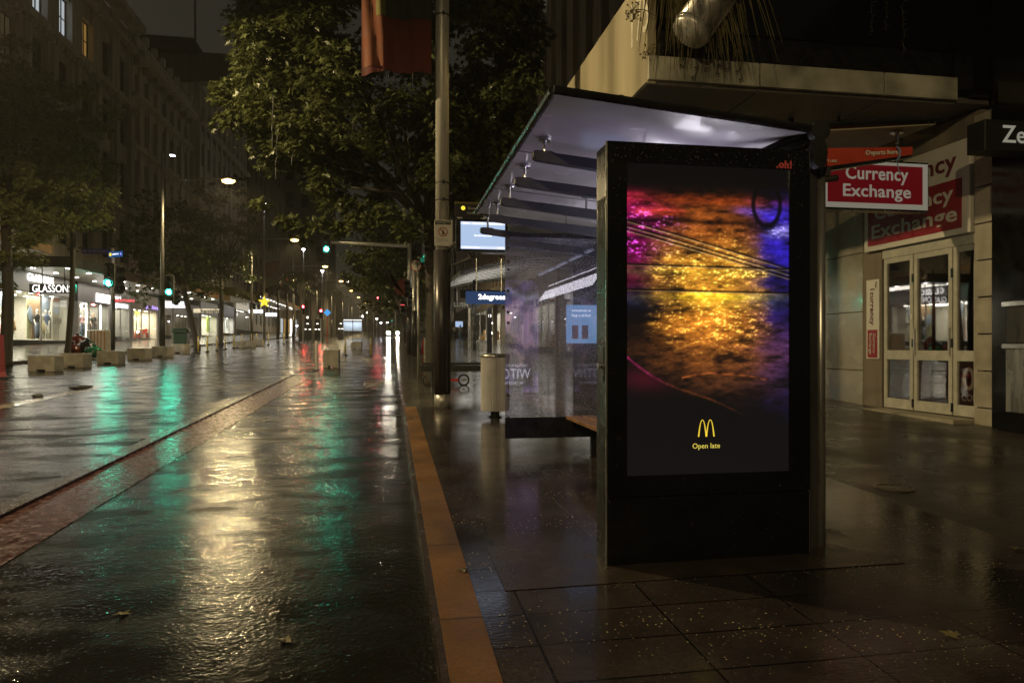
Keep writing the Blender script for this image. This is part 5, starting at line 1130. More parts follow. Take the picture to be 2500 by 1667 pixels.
# canopies on the left
def canopy(name, label, y0, y1, zs, xo, m='fascia_dark', th=.55, lights=True, soff='soffit_white', en=0, fm=None):
    t = thing(name, label, 'canopy', (XB_L, (y0+y1)/2, zs))
    MB().box(XB_L+.02, xo-.1, y0+.1, y1-.1, zs, zs+.12).build('soffit', soff, t)
    MB().box(XB_L+.02, xo, y0, y0+.1, zs-.06, zs+th, .01).box(xo-.1, xo, y0+.1, y1, zs-.06, zs+th, .01).build('fascia', m, t)
    MB().box(XB_L+.02, xo-.1, y0+.1, y1-.1, zs+.2, zs+.3).build('roof', 'black_matt', t)
    if lights:
        n = int((y1-y0)/2.6)
        for r_ in (XB_L+1.0, xo-.8):
            for k in range(n): yy = y0+1.2+k*2.6; MB().lathe((r_, yy, zs-.02), [(.11, 0), (.11, .018)], 14).build('down_light', 'down_light', t)
    if en: light('AREA', 'canopy_glow', ((XB_L+xo)/2, (y0+y1)/2, zs-.05), en, WARM, t, size=2.2, sy=(y1-y0)*.85)
    return t
canopy('street_canopy', 'white canopy with timber edge over the nearest left shops', 25, 37.2, 5.95, -16.1, 'wood_fascia', .35, lights=False)
canopy('street_canopy', 'long flat canopy with white soffit and round downlights over the clothes shop', 39.4, 58.5, ZS, -16.0, 'fascia_dark', .5, en=420)
canopy('street_canopy', 'stepped canopy beyond the clothes shop with a dim painted edge', 58.7, 74, 5.9, -15.8, 'wood_fascia', .5, en=160)
canopy('street_canopy', 'yellow lit canopy over the shoe shop with a patterned edge', 75, 88, 6.6, -15.5, 'banner_olive', .8, lights=False, en=150)
canopy('street_canopy', 'pale curved canopy with downlights over the department store', 90, 125, 7.6, -15.2, 'wood_fascia', .5, en=500)
# ------------------------------------------------------------------ street signs, signals
def signal_head(t, x, y, z, s=1.0, lit='green', yaw=0.0, name='signal_head'):
    h = MB(); w, hh_ = .44*s, 1.12*s
    poly = []
    for cx_, cz_, a0 in ((w/2-.12*s, hh_/2-.12*s, 0), (-w/2+.12*s, hh_/2-.12*s, 90), (-w/2+.12*s, -hh_/2+.12*s, 180), (w/2-.12*s, -hh_/2+.12*s, 270)):
        for k in range(5): q = R(a0+k*22.5); poly.append((cx_+.12*s*math.cos(q), cz_+.12*s*math.sin(q)))
    rt = (math.cos(yaw), math.sin(yaw), 0); f = Vector((math.sin(yaw), -math.cos(yaw), 0)); o = Vector((x, y, z))
    bd = h.prism(poly, .04*s, o, rt).build(name, 'black_matt', t)
    MB().prism([(p[0]*1.06, p[1]*1.025) for p in poly], .02*s, o-f*.042*s, rt).build('backboard_rim', 'white_plastic', bd)
    MB().prism([(p[0]*.66, p[1]*.86) for p in poly], .2*s, o-f*.065*s, rt).build('housing', 'black_matt', bd)
    for k, c in enumerate(('red', 'amber', 'green')):
        zc = (.35-.35*k)*s; oo = o+Vector((0, 0, zc)); r = .125*s
        disc = [(r*math.cos(q*math.pi/10), r*math.sin(q*math.pi/10)) for q in range(20)]
        MB().prism(disc, .015, oo+f*.02, rt).build('lens', (c+'_on') if c == lit else 'black_panel', bd)
        v = MB(); rv = Vector(rt); n_ = 12
        for q in range(n_+1):
            a_ = R(-30+240*q/n_); c0 = oo+rv*r*1.12*math.cos(a_)+ZP*r*1.12*math.sin(a_)+f*.012; v.v += [c0, c0+f*(.18*s)]
        v.f = [[2*q, 2*q+1, 2*q+3, 2*q+2] for q in range(n_)]; v.build('visor', 'black_matt', bd)
    return bd
p = gnd(275, 858); bx1, by1 = p.x, p.y; zb1 = walk_z(bx1, by1)
t1 = thing('signal_pole', 'near left signal pole with a green light and two blue street signs', 'traffic light', (bx1, by1, zb1))
ztop1 = atY(275, 605, by1).z
MB().tube([(bx1, by1, zb1), (bx1, by1, zb1+2.9)], .13, 16).build('pole_sleeve', 'sleeve', t1, smooth=True); MB().tube([(bx1, by1, zb1+2.9), (bx1, by1, ztop1)], .11, 16).build('pole', 'galv', t1, smooth=True)
q = atY(266, 672, by1-.3); signal_head(t1, q.x, by1-.3, q.z, 1.28, 'green', R(-6))
q = atY(291, 683, by1+.1); sh = signal_head(t1, q.x, by1+.1, q.z, 1.45, None, R(60))
a, c = atY(199, 619, by1-.1), atY(268, 608, by1-.1)
MB().box(a.x, c.x, by1-.1, by1-.07, a.z, c.z).build('name_sign', 'blue_sign_dark', t1); text('DURHAM', ((a.x+c.x)/2+.0, by1-.102, (a.z+c.z)/2), XP, ZP, 'shop_grey', t1, w=.72)
MB().prism([(-.08, 0), (.05, -.07), (.05, .07)], .004, (a.x+.16, by1-.103, (a.z+c.z)/2), (1, 0, 0)).build('arrow', 'shop_grey', t1); text('STREET', (c.x-.27, by1-.102, (a.z+c.z)/2), XP, ZP, 'shop_grey', t1, w=.3)
a, c = atY(265, 622, by1-.2), atY(304, 632, by1-.9)
dr_ = Vector((c.x-a.x, -.7, 0)).normalized(); ln = 1.12; upn = ZP
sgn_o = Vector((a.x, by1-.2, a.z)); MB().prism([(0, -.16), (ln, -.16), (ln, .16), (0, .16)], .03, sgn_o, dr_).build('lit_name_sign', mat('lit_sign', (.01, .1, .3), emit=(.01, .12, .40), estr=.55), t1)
nf = dr_.cross(ZP)
text('QUEEN ST', sgn_o+dr_*.58+nf*.005, dr_, ZP, 'sign_white', t1, w=.52); MB().prism([(.1*math.cos(k*math.pi/8), .1*math.sin(k*math.pi/8)) for k in range(16)], .004, sgn_o+dr_*.15+nf*.006, dr_).build('crest', 'neon_yellow', t1)
MB().prism([(-.05, .08), (.05, 0), (-.05, -.08)][::-1], .004, sgn_o+dr_*1.02+nf*.006, dr_).build('arrow', 'neon_purple', t1)
# second signal on the first lamp column
lamp1 = [o for o in COL.objects if o.name.startswith('street_lamp') and o.parent is None][0]
lx, ly = lamp1.location.x, lamp1.location.y
q = atY(413, 697, ly-.3); t2 = thing('traffic_light', 'green traffic light fixed to the tall pole left of the yellow street lamp', 'traffic light', (q.x, ly-.3, q.z)); signal_head(t2, q.x, ly-.3, q.z, .98, 'green')
q = atY(431, 725, ly+.2); t2b = thing('traffic_light', 'small dark signal head turned away beside the tall pole', 'traffic light', (q.x, ly+.2, q.z)); signal_head(t2b, q.x, ly+.2, q.z, .75, None, R(70))
# right signal pole and mast arm
px3, py3 = atY(1000, 800, 38).x, 38.0; zb3 = walk_z(px3, py3)
t3 = thing('signal_mast', 'signal pole by the right kerb with a long horizontal mast arm over the road', 'traffic light', (px3, py3, zb3))
MB().tube([(px3, py3, zb3), (px3, py3, zb3+2.6)], .16, 16).build('pole_sleeve', 'sleeve', t3, smooth=True); MB().tube([(px3, py3, zb3+2.6), (px3, py3, atY(1000, 573, 38).z)], .115, 16).build('pole', 'galv', t3, smooth=True)
A = atY(806, 592, 38); B_ = atY(1000, 601, 38); MB().tube([A, B_], [.07, .10], 10).build('mast_arm', 'white_sign', t3, smooth=True)
q = atY(797, 594, 37.8); signal_head(t3, q.x, 37.8, q.z, .88, 'green'); MB().tube([(q.x-.04, 37.95, q.z+.5), (q.x, 37.95, q.z+1.05)], .018, 6).tube([(q.x+.07, 37.95, q.z+.5), (q.x, 37.95, q.z+1.05)], .018, 6).build('bracket', 'galv', t3)
q = atY(992, 705, 37.6); signal_head(t3, q.x, 37.6, q.z, .85, None); q = atY(998, 725, 37.9); signal_head(t3, q.x+.1, 37.9, q.z, .95, None, R(50))
q = atY(983, 748, 37.9); signal_head(t3, q.x, 37.9, q.z, .6, None, R(20)); MB().box(q.x-.12, q.x+.1, 37.75, 37.77, q.z+.05, q.z+.09).build('red_lens_glow', 'neon_red', t3)
# sign posts right
for nm, (u_, v0_, vb_, Y_, lb, rr_, m_) in dict(a=(1013, 655, 868, 36, 'thick steel post with a dark base beside the right signal pole', .13, 'galv'), b=(1021, 640, 905, 20, 'slim sign post carrying a round restriction sign near the kerb', .035, 'galv')).items():
    q = atY(u_, v0_, Y_); tpp = thing('sign_post', lb, 'post', (q.x, Y_, walk_z(q.x, Y_))); MB().tube([(q.x, Y_, walk_z(q.x, Y_)), (q.x, Y_, q.z)], rr_, 12).build('post', m_, tpp, smooth=True)
    if nm == 'a': MB().tube([(q.x, Y_, walk_z(q.x, Y_)), (q.x, Y_, walk_z(q.x, Y_)+2.3)], rr_*1.35, 12).build('post_sleeve', 'sleeve', tpp, smooth=True)
    else:
        c0 = atY(1016, 647, Y_-.05); dsc = [(.14*math.cos(k*math.pi/12), .14*math.sin(k*math.pi/12)) for k in range(24)]
        MB().prism([(a_*1.15, b_*1.15) for a_, b_ in dsc], .01, c0+Vector((0, .012, 0)), (1, 0, 0)).build('sign_rim', 'red_plastic', tpp); MB().prism(dsc, .012, c0, (1, 0, 0)).build('sign_disc', 'white_sign', tpp)
        MB().tube([c0+Vector((.03, -.014, -.09)), c0+Vector((.03, -.014, .03)), c0+Vector((-.04, -.014, .06))], .013, 6).build('arrow_symbol', 'black_matt', tpp)
# distant signals on poles
def far_signal(u, v, Y, lit, lb, px_pole=None, h=None):
    q = atY(u, v, Y); pole = atY(px_pole or u, v, Y); t = thing('traffic_light', lb, 'traffic light', (pole.x, Y, road_z(Y)))
    signal_head(t, q.x, Y-.2, q.z, .9, lit); MB().tube([(pole.x, Y, road_z(Y)), (pole.x, Y, q.z+.4)], .09, 8).build('pole', 'galv', t)
    if abs(pole.x-q.x) > .5: MB().tube([(q.x, Y-.1, q.z+.1), (pole.x, Y-.1, q.z+.1)], .05, 6).build('mast_arm', 'galv', t)
far_signal(740, 756, 78, 'red', 'red traffic light on the left pole beside the palms'); far_signal(784, 766, 80, 'red', 'red traffic light just left of the blue diamond sign')
far_signal(923, 735, 84, 'red', 'red traffic light hanging over the road from a right hand mast arm', 966)
q = atY(799, 763, 76); tdm = thing('diamond_sign', 'bright blue diamond shaped sign on a slim post in mid street', 'sign', (q.x, 76, road_z(76))); MB().prism([(-.38, 0), (0, -.38), (.38, 0), (0, .38)], .05, q, (1, 0, 0)).build('diamond_panel', 'diamond_blue', tdm); MB().tube([(q.x, 76.1, road_z(76)), (q.x, 76.1, q.z)], .04, 8).build('post', 'red_plastic', tdm)
# thin tall poles
for (u_, vt, Y_, lb, m_) in ((645, 500, 79, 'slim tall pole carrying the yellow star and a grey banner', 'galv'), (741, 610, 84, 'slim tall pole with banner brackets behind the left red signal', 'galv'), (787, 662, 86, 'slim pole with a tiny white top light beside the blue diamond', 'galv')):
    q = atY(u_, vt, Y_); tpp = thing('street_pole', lb, 'pole', (q.x, Y_, road_z(Y_))); MB().tube([(q.x, Y_, road_z(Y_)), (q.x, Y_, q.z)], [.14, .07], 10).build('pole', m_, tpp, smooth=True)
    MB().box(q.x-.15, q.x+.15, Y_-.1, Y_+.1, q.z, q.z+.12).build('top_light', 'lamp_white', tpp)
q = atY(650, 700, 78.8); tbb = thing('street_banner', 'orange and grey banner on the pole above the yellow star', 'banner', (q.x+.5, 78.8, 8)); a, c = atY(648, 700, 78.8), atY(677, 640, 78.8)
MB().prism([(0, 0), (c.x-a.x, .2), (c.x-a.x+.35, c.z-a.z), (0, c.z-a.z)], .03, a, (1, 0, 0)).build('cloth', 'shop_grey', tbb); MB().prism([(0, 0), (c.x-a.x+.15, .6), (c.x-a.x+.3, 1.7), (0, 1.4)], .03, a+Vector((0, -.035, c.z-a.z-1.5)), (1, 0, 0)).build('orange_patch', 'banner_orange', tbb)
q = atY(965, 690, 34); tbr = thing('street_banner', 'small red flag banner hanging among the right trees', 'banner', (q.x, 34, 5)); MB().prism([(-.35, .7), (.05, -.55), (.45, -.6), (.42, .25), (-.1, -.1)], .03, q, (1, 0, 0)).build('cloth', 'banner_red', tbr)
# tiny white post lights
for i, (u_, v_, Y_) in enumerate(((421, 380, 41.2),)): 
    q = atY(u_, v_, Y_); tw = thing('post_top_light', 'small white lit cap on top of the tall pole left of the yellow lamp', 'lamp', q); MB().box(q.x-.11, q.x+.11, Y_-.1, Y_+.1, q.z-.02, q.z+.02, .01).build('lamp_glow', 'lamp_white', tw)

# ------------------------------------------------------------------ concrete blocks, bollards, bins, bags
def block_proto():
    t = thing('concrete_block', 'x', 'barrier', (0, 0, 0), 'concrete blocks along the left lane')
    MB().box(-.27, .27, -.46, .46, .07, .54, .02).build('body', 'concrete', t); MB().box(-.26, .26, -.45, -.15, 0, .075).box(-.26, .26, .15, .45, 0, .075).build('foot', 'concrete', t); return t
bp = block_proto(); labs = ['first', 'second', 'third', 'fourth', 'fifth', 'sixth']; used = False
for i, (u0_, u1_, vb) in enumerate([(78, 146, 909), (155, 216, 900), (245, 298, 891), (319, 363, 881), (378, 417, 874), (425, 457, 865)]):
    p = gnd((u0_+u1_)/2, vb-3, -.11); L_ = 1.25
    o = bp if i == 0 else dup(bp, (0, 0, 0)); o.location = (p.x, p.y, road_z(p.y)); o.rotation_euler = (0, 0, R(random.uniform(-4, 4)+ (78 if i < 3 else 70))); o['label'] = 'pale concrete block, %s from the left edge in the row along the lane' % labs[i]
for i, (u_, vb, wd_) in enumerate([(583, 849, 20), (610, 848, 20), (632, 844, 17), (871, 851, 18)]):
    p = gnd(u_, vb, -.11); o = dup(bp, (p.x, p.y, road_z(p.y)), R(80)); o.scale = (.9, .8, .95)
    o['label'] = ['small far concrete block left of the second one beyond the bollards', 'small far concrete block between two others beyond the bollards', 'small far concrete block right of two others beyond the bollards', 'small grey block standing far out in the middle of the road'][i]
p = gnd(810, 897, -.11); o = dup(bp, (p.x, p.y, road_z(p.y)), R(88)); o.scale = (1.1, .64, 1.28); o['label'] = 'lone tall concrete block standing in mid road beside a thin post'; o['group'] = 'concrete blocks along the left lane'
p = gnd(772, 905, -.11); tpp = thing('thin_post', 'thin grey marker post beside the lone concrete block', 'post', (p.x, p.y, road_z(p.y))); MB().box(p.x-.04, p.x+.04, p.y-.04, p.y+.04, road_z(p.y), road_z(p.y)+1.08, .01).build('post', 'galv', tpp); MB().box(p.x-.1, p.x+.1, p.y-.1, p.y+.1, road_z(p.y), road_z(p.y)+.04).build('base', 'rubber', tpp)
tb0 = thing('bollard', 'x', 'bollard', (0, 0, 0), 'flexible posts along the left lane')
MB().tube([(0, 0, 0), (0, 0, 1.0)], .045, 10).build('post', 'yellow_plastic', tb0, smooth=True); MB().lathe((0, 0, 0), [(.14, 0), (.12, .05), (.06, .09)], 12).build('base', 'rubber', tb0); MB().tube([(0, 0, .72), (0, 0, .86)], .048, 10).build('reflective_band', 'white_sign', tb0)
bl = [(484, 867), (506, 863), (530, 860), (550, 857), (571, 854), (590, 851), (614, 848), (626, 846), (655, 846), (693, 843), (725, 838)]
for i, (u_, vb) in enumerate(bl):
    p = gnd(u_, vb-3, -.11); o = tb0 if i == 0 else dup(tb0, (0, 0, 0)); o.location = (p.x, p.y, road_z(p.y)); o['label'] = 'slim yellow flexible post in the row beyond the leaning tree'
p = gnd(905, 872, -.11); o = dup(tb0, (p.x, p.y, road_z(p.y))); o['label'] = 'slim flexible post alone on the right side of the road before the headlights'; 
p = gnd(843, 868, -.11); o = dup(tb0, (p.x, p.y, road_z(p.y))); o['label'] = 'slim flexible post right of the lone concrete block'
# rubbish bags, planter, wheelie bin, cone
def bag(u, v, lb, m, r): 
    p = gnd(u, v, .05); z = walk_z(p.x, p.y); t = thing('rubbish_bag', lb, 'rubbish bag', (p.x, p.y, z), 'rubbish bags on the left pavement'); MB().blob((p.x, p.y, z+r[2]*.85), r, 14, 10, .09).build('bag_body', m, t, smooth=True); MB().tube([(p.x, p.y, z+r[2]*1.7), (p.x+.03, p.y, z+r[2]*1.7+.16)], [.05, .09], 8).build('knot', m, t)
bag(188, 864, 'tall red rubbish bag beside the striped planter', 'bag_red', (.42, .4, .5)); bag(176, 868, 'lower dark red bag left of the tall red bag', 'bag_red', (.35, .35, .32)); bag(213, 867, 'black rubbish bag right of the red bags', 'bag_black', (.45, .4, .42)); bag(228, 868, 'bright green rubbish bag at the foot of the striped planter', 'bag_green', (.4, .35, .27))
p = gnd(241, 856, .1); tpl = thing('striped_planter', 'tall round planter bin with brown and grey vertical stripes', 'planter', (p.x, p.y, walk_z(p.x, p.y))); zz = walk_z(p.x, p.y)
MB().box(p.x-.5, p.x+.5, p.y-.4, p.y+.4, zz, zz+1.15, .08).build('body', 'concrete', tpl)
for k in range(5): MB().box(p.x-.28+k*.17, p.x-.20+k*.17, p.y-.41, p.y-.402, zz+.05, zz+1.1).build('stripe', 'wood', tpl)
p = gnd(443, 846, .1); tw = thing('wheelie_bin', 'dark green wheelie bin with a domed lid by the kerb', 'wheelie bin', (p.x, p.y, walk_z(p.x, p.y))); zz = walk_z(p.x, p.y)
MB().box(p.x-.42, p.x+.42, p.y-.4, p.y+.4, zz+.08, zz+1.05, .06).build('body', 'bin_green', tw); MB().box(p.x-.56, p.x+.56, p.y-.5, p.y+.5, zz+1.05, zz+1.32, .18).build('lid', 'bin_green', tw)
for s_ in (-.3, .3): MB().tube([(p.x+s_, p.y-.38, zz+.09), (p.x+s_, p.y-.3, zz+.09)], .09, 12).build('wheel', 'rubber', tw)
def cone(u, v, lb, h, off=.0):
    p = gnd(u, v, off); z = GR*p.y+off; t = thing('traffic_cone', lb, 'traffic cone', (p.x, p.y, z)); MB().box(p.x-.19, p.x+.19, p.y-.19, p.y+.19, z, z+.04, .01).build('base', 'rubber', t); MB().lathe((p.x, p.y, z), [(.15, .04), (.025, h)], 16).build('cone_body', 'red_plastic', t, smooth=True); MB().lathe((p.x, p.y, z), [(.098, h*.42), (.066, h*.64)], 16).build('reflective_band', 'white_sign', t)
cone(1034, 866, 'red and white cone behind the big column', .95)
p = gnd(-14, 925, -.11); tba = thing('road_barrier', 'tall orange red plastic barrier at the left frame edge', 'barrier', (p.x, p.y, road_z(p.y))); z = road_z(p.y); MB().prism([(-.8, 0), (.16, 0), (.10, .2), (.06, 1.3), (-.8, 1.3)], .4, (p.x, p.y, z), (1, 0, 0)).build('barrier_body', 'red_plastic', tba); MB().box(p.x-.6, p.x+.3, p.y-.1, p.y+.5, z-.0, z+.05).build('foot', 'rubber', tba)
# debris in the gutter
for (u_, v_, s_) in ((193, 950, .14), (207, 947, .12), (92, 969, .08)):
    p = gnd(u_, v_, -.11); o = MB().blob((p.x, p.y, road_z(p.y)+.03), (s_*1.5, s_, .04), 9, 5, .2).build('road_debris', 'black_matt', None, loc=p); tag(o, 'small dark lump of debris lying on the pale gutter seam', 'debris', 'debris on the gutter seam')
# manhole on right pavement
p = gnd(2182, 1193, .02); o = MB().lathe((p.x, p.y, walk_z(p.x, p.y)), [(.17, .0), (.17, .008), (.15, .012), (.14, .006)], 28).build('service_cover', 'manhole', None, loc=p); tag(o, 'small round metal service cover set in the grey paving', 'service cover')
# fallen leaves
rr = random.Random(9); lf = [(700, 1565), (2320, 1560), (2485, 1350), (1130, 1395), (300, 1500)]
for (u_, v_) in lf:
    onroad = u_ < 1100; p = gnd(u_, v_, -.11 if onroad else 0); z = (road_z(p.y) if onroad else walk_z(p.x, p.y))+.012; b = MB(); q0 = rr.random()*6
    pts = [(p.x+(.05 if k % 2 == 0 else .022)*math.cos(q0+k*math.pi/5), p.y+(.05 if k % 2 == 0 else .022)*math.sin(q0+k*math.pi/5), z+rr.uniform(-.006, .008)) for k in range(10)]
    o = b.add([(p.x, p.y, z)]+pts, [[0, 1+k, 1+(k+1) % 10] for k in range(10)]).build('fallen_leaf', 'dry_grass', None, loc=p); tag(o, 'small fallen leaf lying on the wet ground', 'leaf', 'fallen leaves on wet ground')

# ------------------------------------------------------------------ distant street level
tc_ = thing('oncoming_car', 'oncoming dark car with dazzling headlights far up the road', 'car', (0, 100, 0)); q = gnd(959, 822, -.11); Yc = 118.0; zz = road_z(Yc); xc = atY(959, 800, Yc).x
MB().prism([(-.9, .25), (.9, .25), (.92, .75), (.8, .95), (-.8, .95), (-.92, .75)], 4.2, (xc, Yc, zz), (1, 0, 0)).build('body', 'car_paint', tc_); MB().prism([(-.78, .95), (.78, .95), (.6, 1.45), (-.6, 1.45)], 2.2, (xc, Yc+1.2, zz), (1, 0, 0)).build('cabin', 'brown_window', tc_)
for s_ in (-.72, .72):
    MB().blob((xc+s_, Yc-.02, zz+.68), (.30, .07, .22), 12, 6, 0).build('headlight', 'headlight', tc_, smooth=True); MB().tube([(xc+s_-.1, Yc+.5, zz+.32), (xc+s_+.1, Yc+.5, zz+.32)], .32, 14).build('wheel', 'rubber', tc_)
tbs = thing('far_bus_shelter', 'white lit bus shelter far along the middle of the street', 'bus shelter', (-7, 100, 2.5)); Yb = 104; a, c = atY(838, 812, Yb), atY(884, 780, Yb)
MB().box(a.x, c.x, Yb+1.2, Yb+1.25, a.z+.3, c.z-.2).build('rear_panel', 'poster_blue', tbs); MB().box(a.x-.2, c.x+.2, Yb, Yb+1.5, c.z, c.z+.15).build('roof', 'black_metal', tbs); MB().box(a.x, c.x, Yb+.2, Yb+.4, c.z-.12, c.z-.02).build('strip_light', 'sign_white', tbs)
for x in (a.x, (a.x+c.x)/2, c.x): MB().box(x-.05, x+.05, Yb+.1, Yb+.2, road_z(Yb), c.z).build('post', 'black_metal', tbs)
light('AREA', 'shelter_light', ((a.x+c.x)/2, Yb+.5, c.z-.2), 60, COOL, tbs, size=3, sy=.6)
tsm = thing('far_shop_row', 'row of small lit windows far down the left side behind the signals', 'shop', (-17, 110, 3)); 
rr = random.Random(21); b1 = MB(); 
MB().box(XB_L, XB_L+.3, 128, 180, GR*128, GR*180+4).build('wall', 'stone_brown', tsm)
for k in range(12): y = 129+k*4; MB().box(XB_L+.31, XB_L+.36, y, y+2.6, GR*y+.5, GR*y+3.0).build('window', rr.choice(['sign_white', 'win_white', 'strip_light', 'win_amber']), tsm)
# small lights and dark kiosks at street level between the signals
for (u0_, u1_, v0_, v1_, Y_, lb) in ((742, 760, 778, 820, 92, 'dark glazed pavilion with warm lights left of mid street'), (768, 782, 778, 820, 92, 'narrow dark glazed pavilion beside the red signal'), (826, 838, 782, 818, 96, 'slim dark advertising pillar beside the lit far shelter')):
    a, c = atY(u0_, v1_, Y_), atY(u1_, v0_, Y_); tq = thing('glazed_kiosk', lb, 'kiosk', (a.x, Y_, a.z)); MB().box(a.x, c.x, Y_, Y_+1.2, road_z(Y_), c.z, .03).build('body', 'brown_window', tq)
    for k in range(3): xx = a.x+(c.x-a.x)*(.2+.3*k); MB().box(xx-.12, xx+.12, Y_-.02, Y_-.004, a.z+.8+(k%2)*.7, a.z+.88+(k%2)*.7).build('lit_strip', 'strip_light', tq)
rr = random.Random(33)
for k, (u_, v_, m_) in enumerate([(885, 772, 'lamp_white'), (896, 762, 'down_light'), (920, 778, 'down_light'), (930, 788, 'lamp_white'), (945, 787, 'lamp_white'), (957, 782, 'neon_teal'), (725, 795, 'lamp_white'), (735, 773, 'lamp_white'), (751, 775, 'down_light'), (912, 700, 'lamp_white'), (851, 688, 'lamp_white'), (787, 664, 'lamp_white'), (879, 698, 'lamp_white')]):
    Y_ = 128; q = atY(u_, v_, Y_); tq = thing('distant_light', 'tiny distant point of light at street level' if v_ > 750 else 'tiny white light high above the far street', 'light', q, 'tiny far lights down the street'); MB().blob(q, (.16, .1, .12), 8, 5, 0).build('lamp_glow', m_, tq)
    MB().tube([(q.x, Y_+.15, road_z(Y_)), (q.x, Y_+.15, q.z)], .04, 6).build('post', 'galv', tq)

# ------------------------------------------------------------------ right side beyond: shops under curved awning
ta = thing('curved_awning', 'ribbed pale curved awning over the shops beyond the shelter', 'awning', (6, 36, 5)); aw = MB(); n = 20; Ya, Yb2 = 34, 52; ribs = []
for i in range(n+1):
    s = i/n; x = 3.3+s*5.4; z = 5.0+.95*math.sin(s*math.pi*.5)**.8; ribs.append((x, z))
vs = [(x, Ya, z) for x, z in ribs]+[(x, Yb2, z+.4) for x, z in ribs]; aw.add(vs, [[i, i+1, n+2+i, n+1+i] for i in range(n)]).build('roof', 'soffit_white', ta)
for k in range(12):
    y = Ya+k*1.6; MB().tube([(x, y, z+.4*(y-Ya)/(Yb2-Ya)-.05) for x, z in ribs], .05, 6).build('rib', 'steel', ta)
MB().tube([(3.3, Ya-.02, 5.0), (3.3, Yb2, 5.4)], .09, 8).build('edge_tube', 'steel', ta)
MB().box(3.3, XB_R, Ya+.6, Ya+.62, 6.3, 7.6).build('front_board', 'black_metal', ta)
light('AREA', 'awning_glow', (6, 43, 4.9), 220, (1, .95, .85), ta, size=3.5, sy=14)
light('AREA', 'awning_uplight', (6.2, 41, 3.6), 130, (.95, .92, .9), ta, size=3, sy=10, rot=(R(180), 0, 0))
ts2 = thing('hanging_shop_sign', 'dark blue lit hanging sign with white rounded lettering', 'sign', (4, 33, 4)); Y_ = 33; a, c = atY(1138, 741, Y_), atY(1240, 712, Y_)
MB().box(a.x, c.x+.2, Y_, Y_+.2, a.z, c.z, .01).build('sign_box', 'degrees_blue', ts2); text('2degrees', ((a.x+c.x)/2+.22, Y_-.01, (a.z+c.z)/2), XP, ZP, 'sign_white', ts2, w=1.28, bold=.04)
for x in (a.x+.5, c.x-.3): MB().tube([(x, Y_+.1, c.z), (x, Y_+.1, 5.6)], .025, 8).build('hanger', 'steel', ts2)
MB().box(a.x-.2, c.x, Y_+.5, Y_+.6, a.z+.3, c.z+.1).build('rear_sign', 'black_matt', ts2)
ts3 = thing('hanging_shop_sign', 'long black hanging sign with faint grey capital letters', 'sign', (4, 42, 4)); Y_ = 44; a, c = atY(1104, 751, Y_), atY(1172, 737, Y_)
MB().box(a.x, c.x, Y_, Y_+.15, a.z, c.z).build('sign_box', 'black_matt', ts3); text('LUSH', (a.x+.55, Y_-.01, (a.z+c.z)/2), XP, ZP, 'lush_text', ts3, w=.9, bold=.04)
for x in (a.x+.3, c.x-.3): MB().tube([(x, Y_+.07, c.z), (x, Y_+.07, 6)], .02, 6).build('hanger', 'steel', ts3)
def rshop(name, lb, y0, y1, glow, en, m='stone_brown'):
    t = thing(name, lb, 'shop', (XB_R, y0, walk_z(XB_R, y0))); z0 = walk_z(XB_R, y0); zt = z0+3.4
    MB().box(XB_R+2.5, XB_R+2.6, y0, y1, z0, zt).build('back_wall', 'plaster', t); MB().box(XB_R, XB_R+2.6, y0, y1, zt, zt+1.6).build('fascia', m, t); MB().box(XB_R-.05, XB_R+.3, y0, y0+.4, z0-.2, zt-.003).build('pier', m, t); MB().box(XB_R-.05, XB_R+.3, y1-.4, y1, z0-.2, zt-.003).build('pier', m, t)
    MB().box(XB_R, XB_R+.2, y0+.41, y1-.41, z0-.2, z0+.4).build('plinth', 'dark_tile', t); n = 4
    for k in range(n): a = y0+.45+(y1-y0-.9)*k/n; c = a+(y1-y0-.9)/n; MB().box(XB_R+.05, XB_R+.065, a+.04, c-.04, z0+.4, zt).build('pane', 'shop_glass', t); MB().box(XB_R+.02, XB_R+.1, a-.035, a+.035, z0+.4, zt).build('mullion', 'steel', t)
    for k in range(10): 
        yy = y0+.6+(y1-y0-1.2)*k/10; MB().box(XB_R+.9, XB_R+1.2, yy, yy+.3, z0+.4, z0+.7+random.random()*1.2).build('display_item', random.choice(['cloth_white', 'wood', 'cloth_orange', 'cloth_teal', 'steel']), t)
    light('AREA', 'shop_light', (XB_R+1.3, (y0+y1)/2, zt-.05), en, glow, t, size=1.8, sy=(y1-y0)*.8)
rshop('corner_shop', 'shop with bright window seen through the shelter glass', 28, 36, COOL, 120); rshop('bath_shop', 'warm lit shopfront with steel mullions beneath the curved awning', 36.5, 45, WARM, 170); rshop('arcade_shop', 'warm lit shopfront beyond the awning on the right', 45.5, 56, WARM, 220)
rshop('far_right_shop', 'distant lit shopfront down the right pavement', 60, 80, WARM, 300)
tdk = thing('phone_kiosk', 'dark pillar marked 13 beside the warm shopfronts', 'kiosk', (7, 40, 1)); Y_ = 40; a, c = atY(1191, 830, Y_), atY(1201, 750, Y_); MB().box(a.x, c.x, Y_, Y_+.5, walk_z(a.x, Y_), c.z).build('body', 'black_matt', tdk); text('13', ((a.x+c.x)/2, Y_-.01, atY(1196, 771, Y_).z), XP, ZP, 'sign_white', tdk, h=.16)
for (u_, lb, m1) in ((1158, 'dark pillar between the right hand shop windows', 'black_metal'), (1146, 'pale steel pillar under the curved awning', 'steel'), (1157, 'pale steel pillar right of the lone walker', 'steel')):
    q = atY(u_, 800, 52 if m1 == 'steel' else 44); tq = thing('awning_pillar', lb, 'pillar', (q.x, q.y, walk_z(q.x, q.y))); MB().tube([(q.x, q.y, walk_z(q.x, q.y)), (q.x, q.y, 5.6)], .11, 12).build('column', m1, tq)
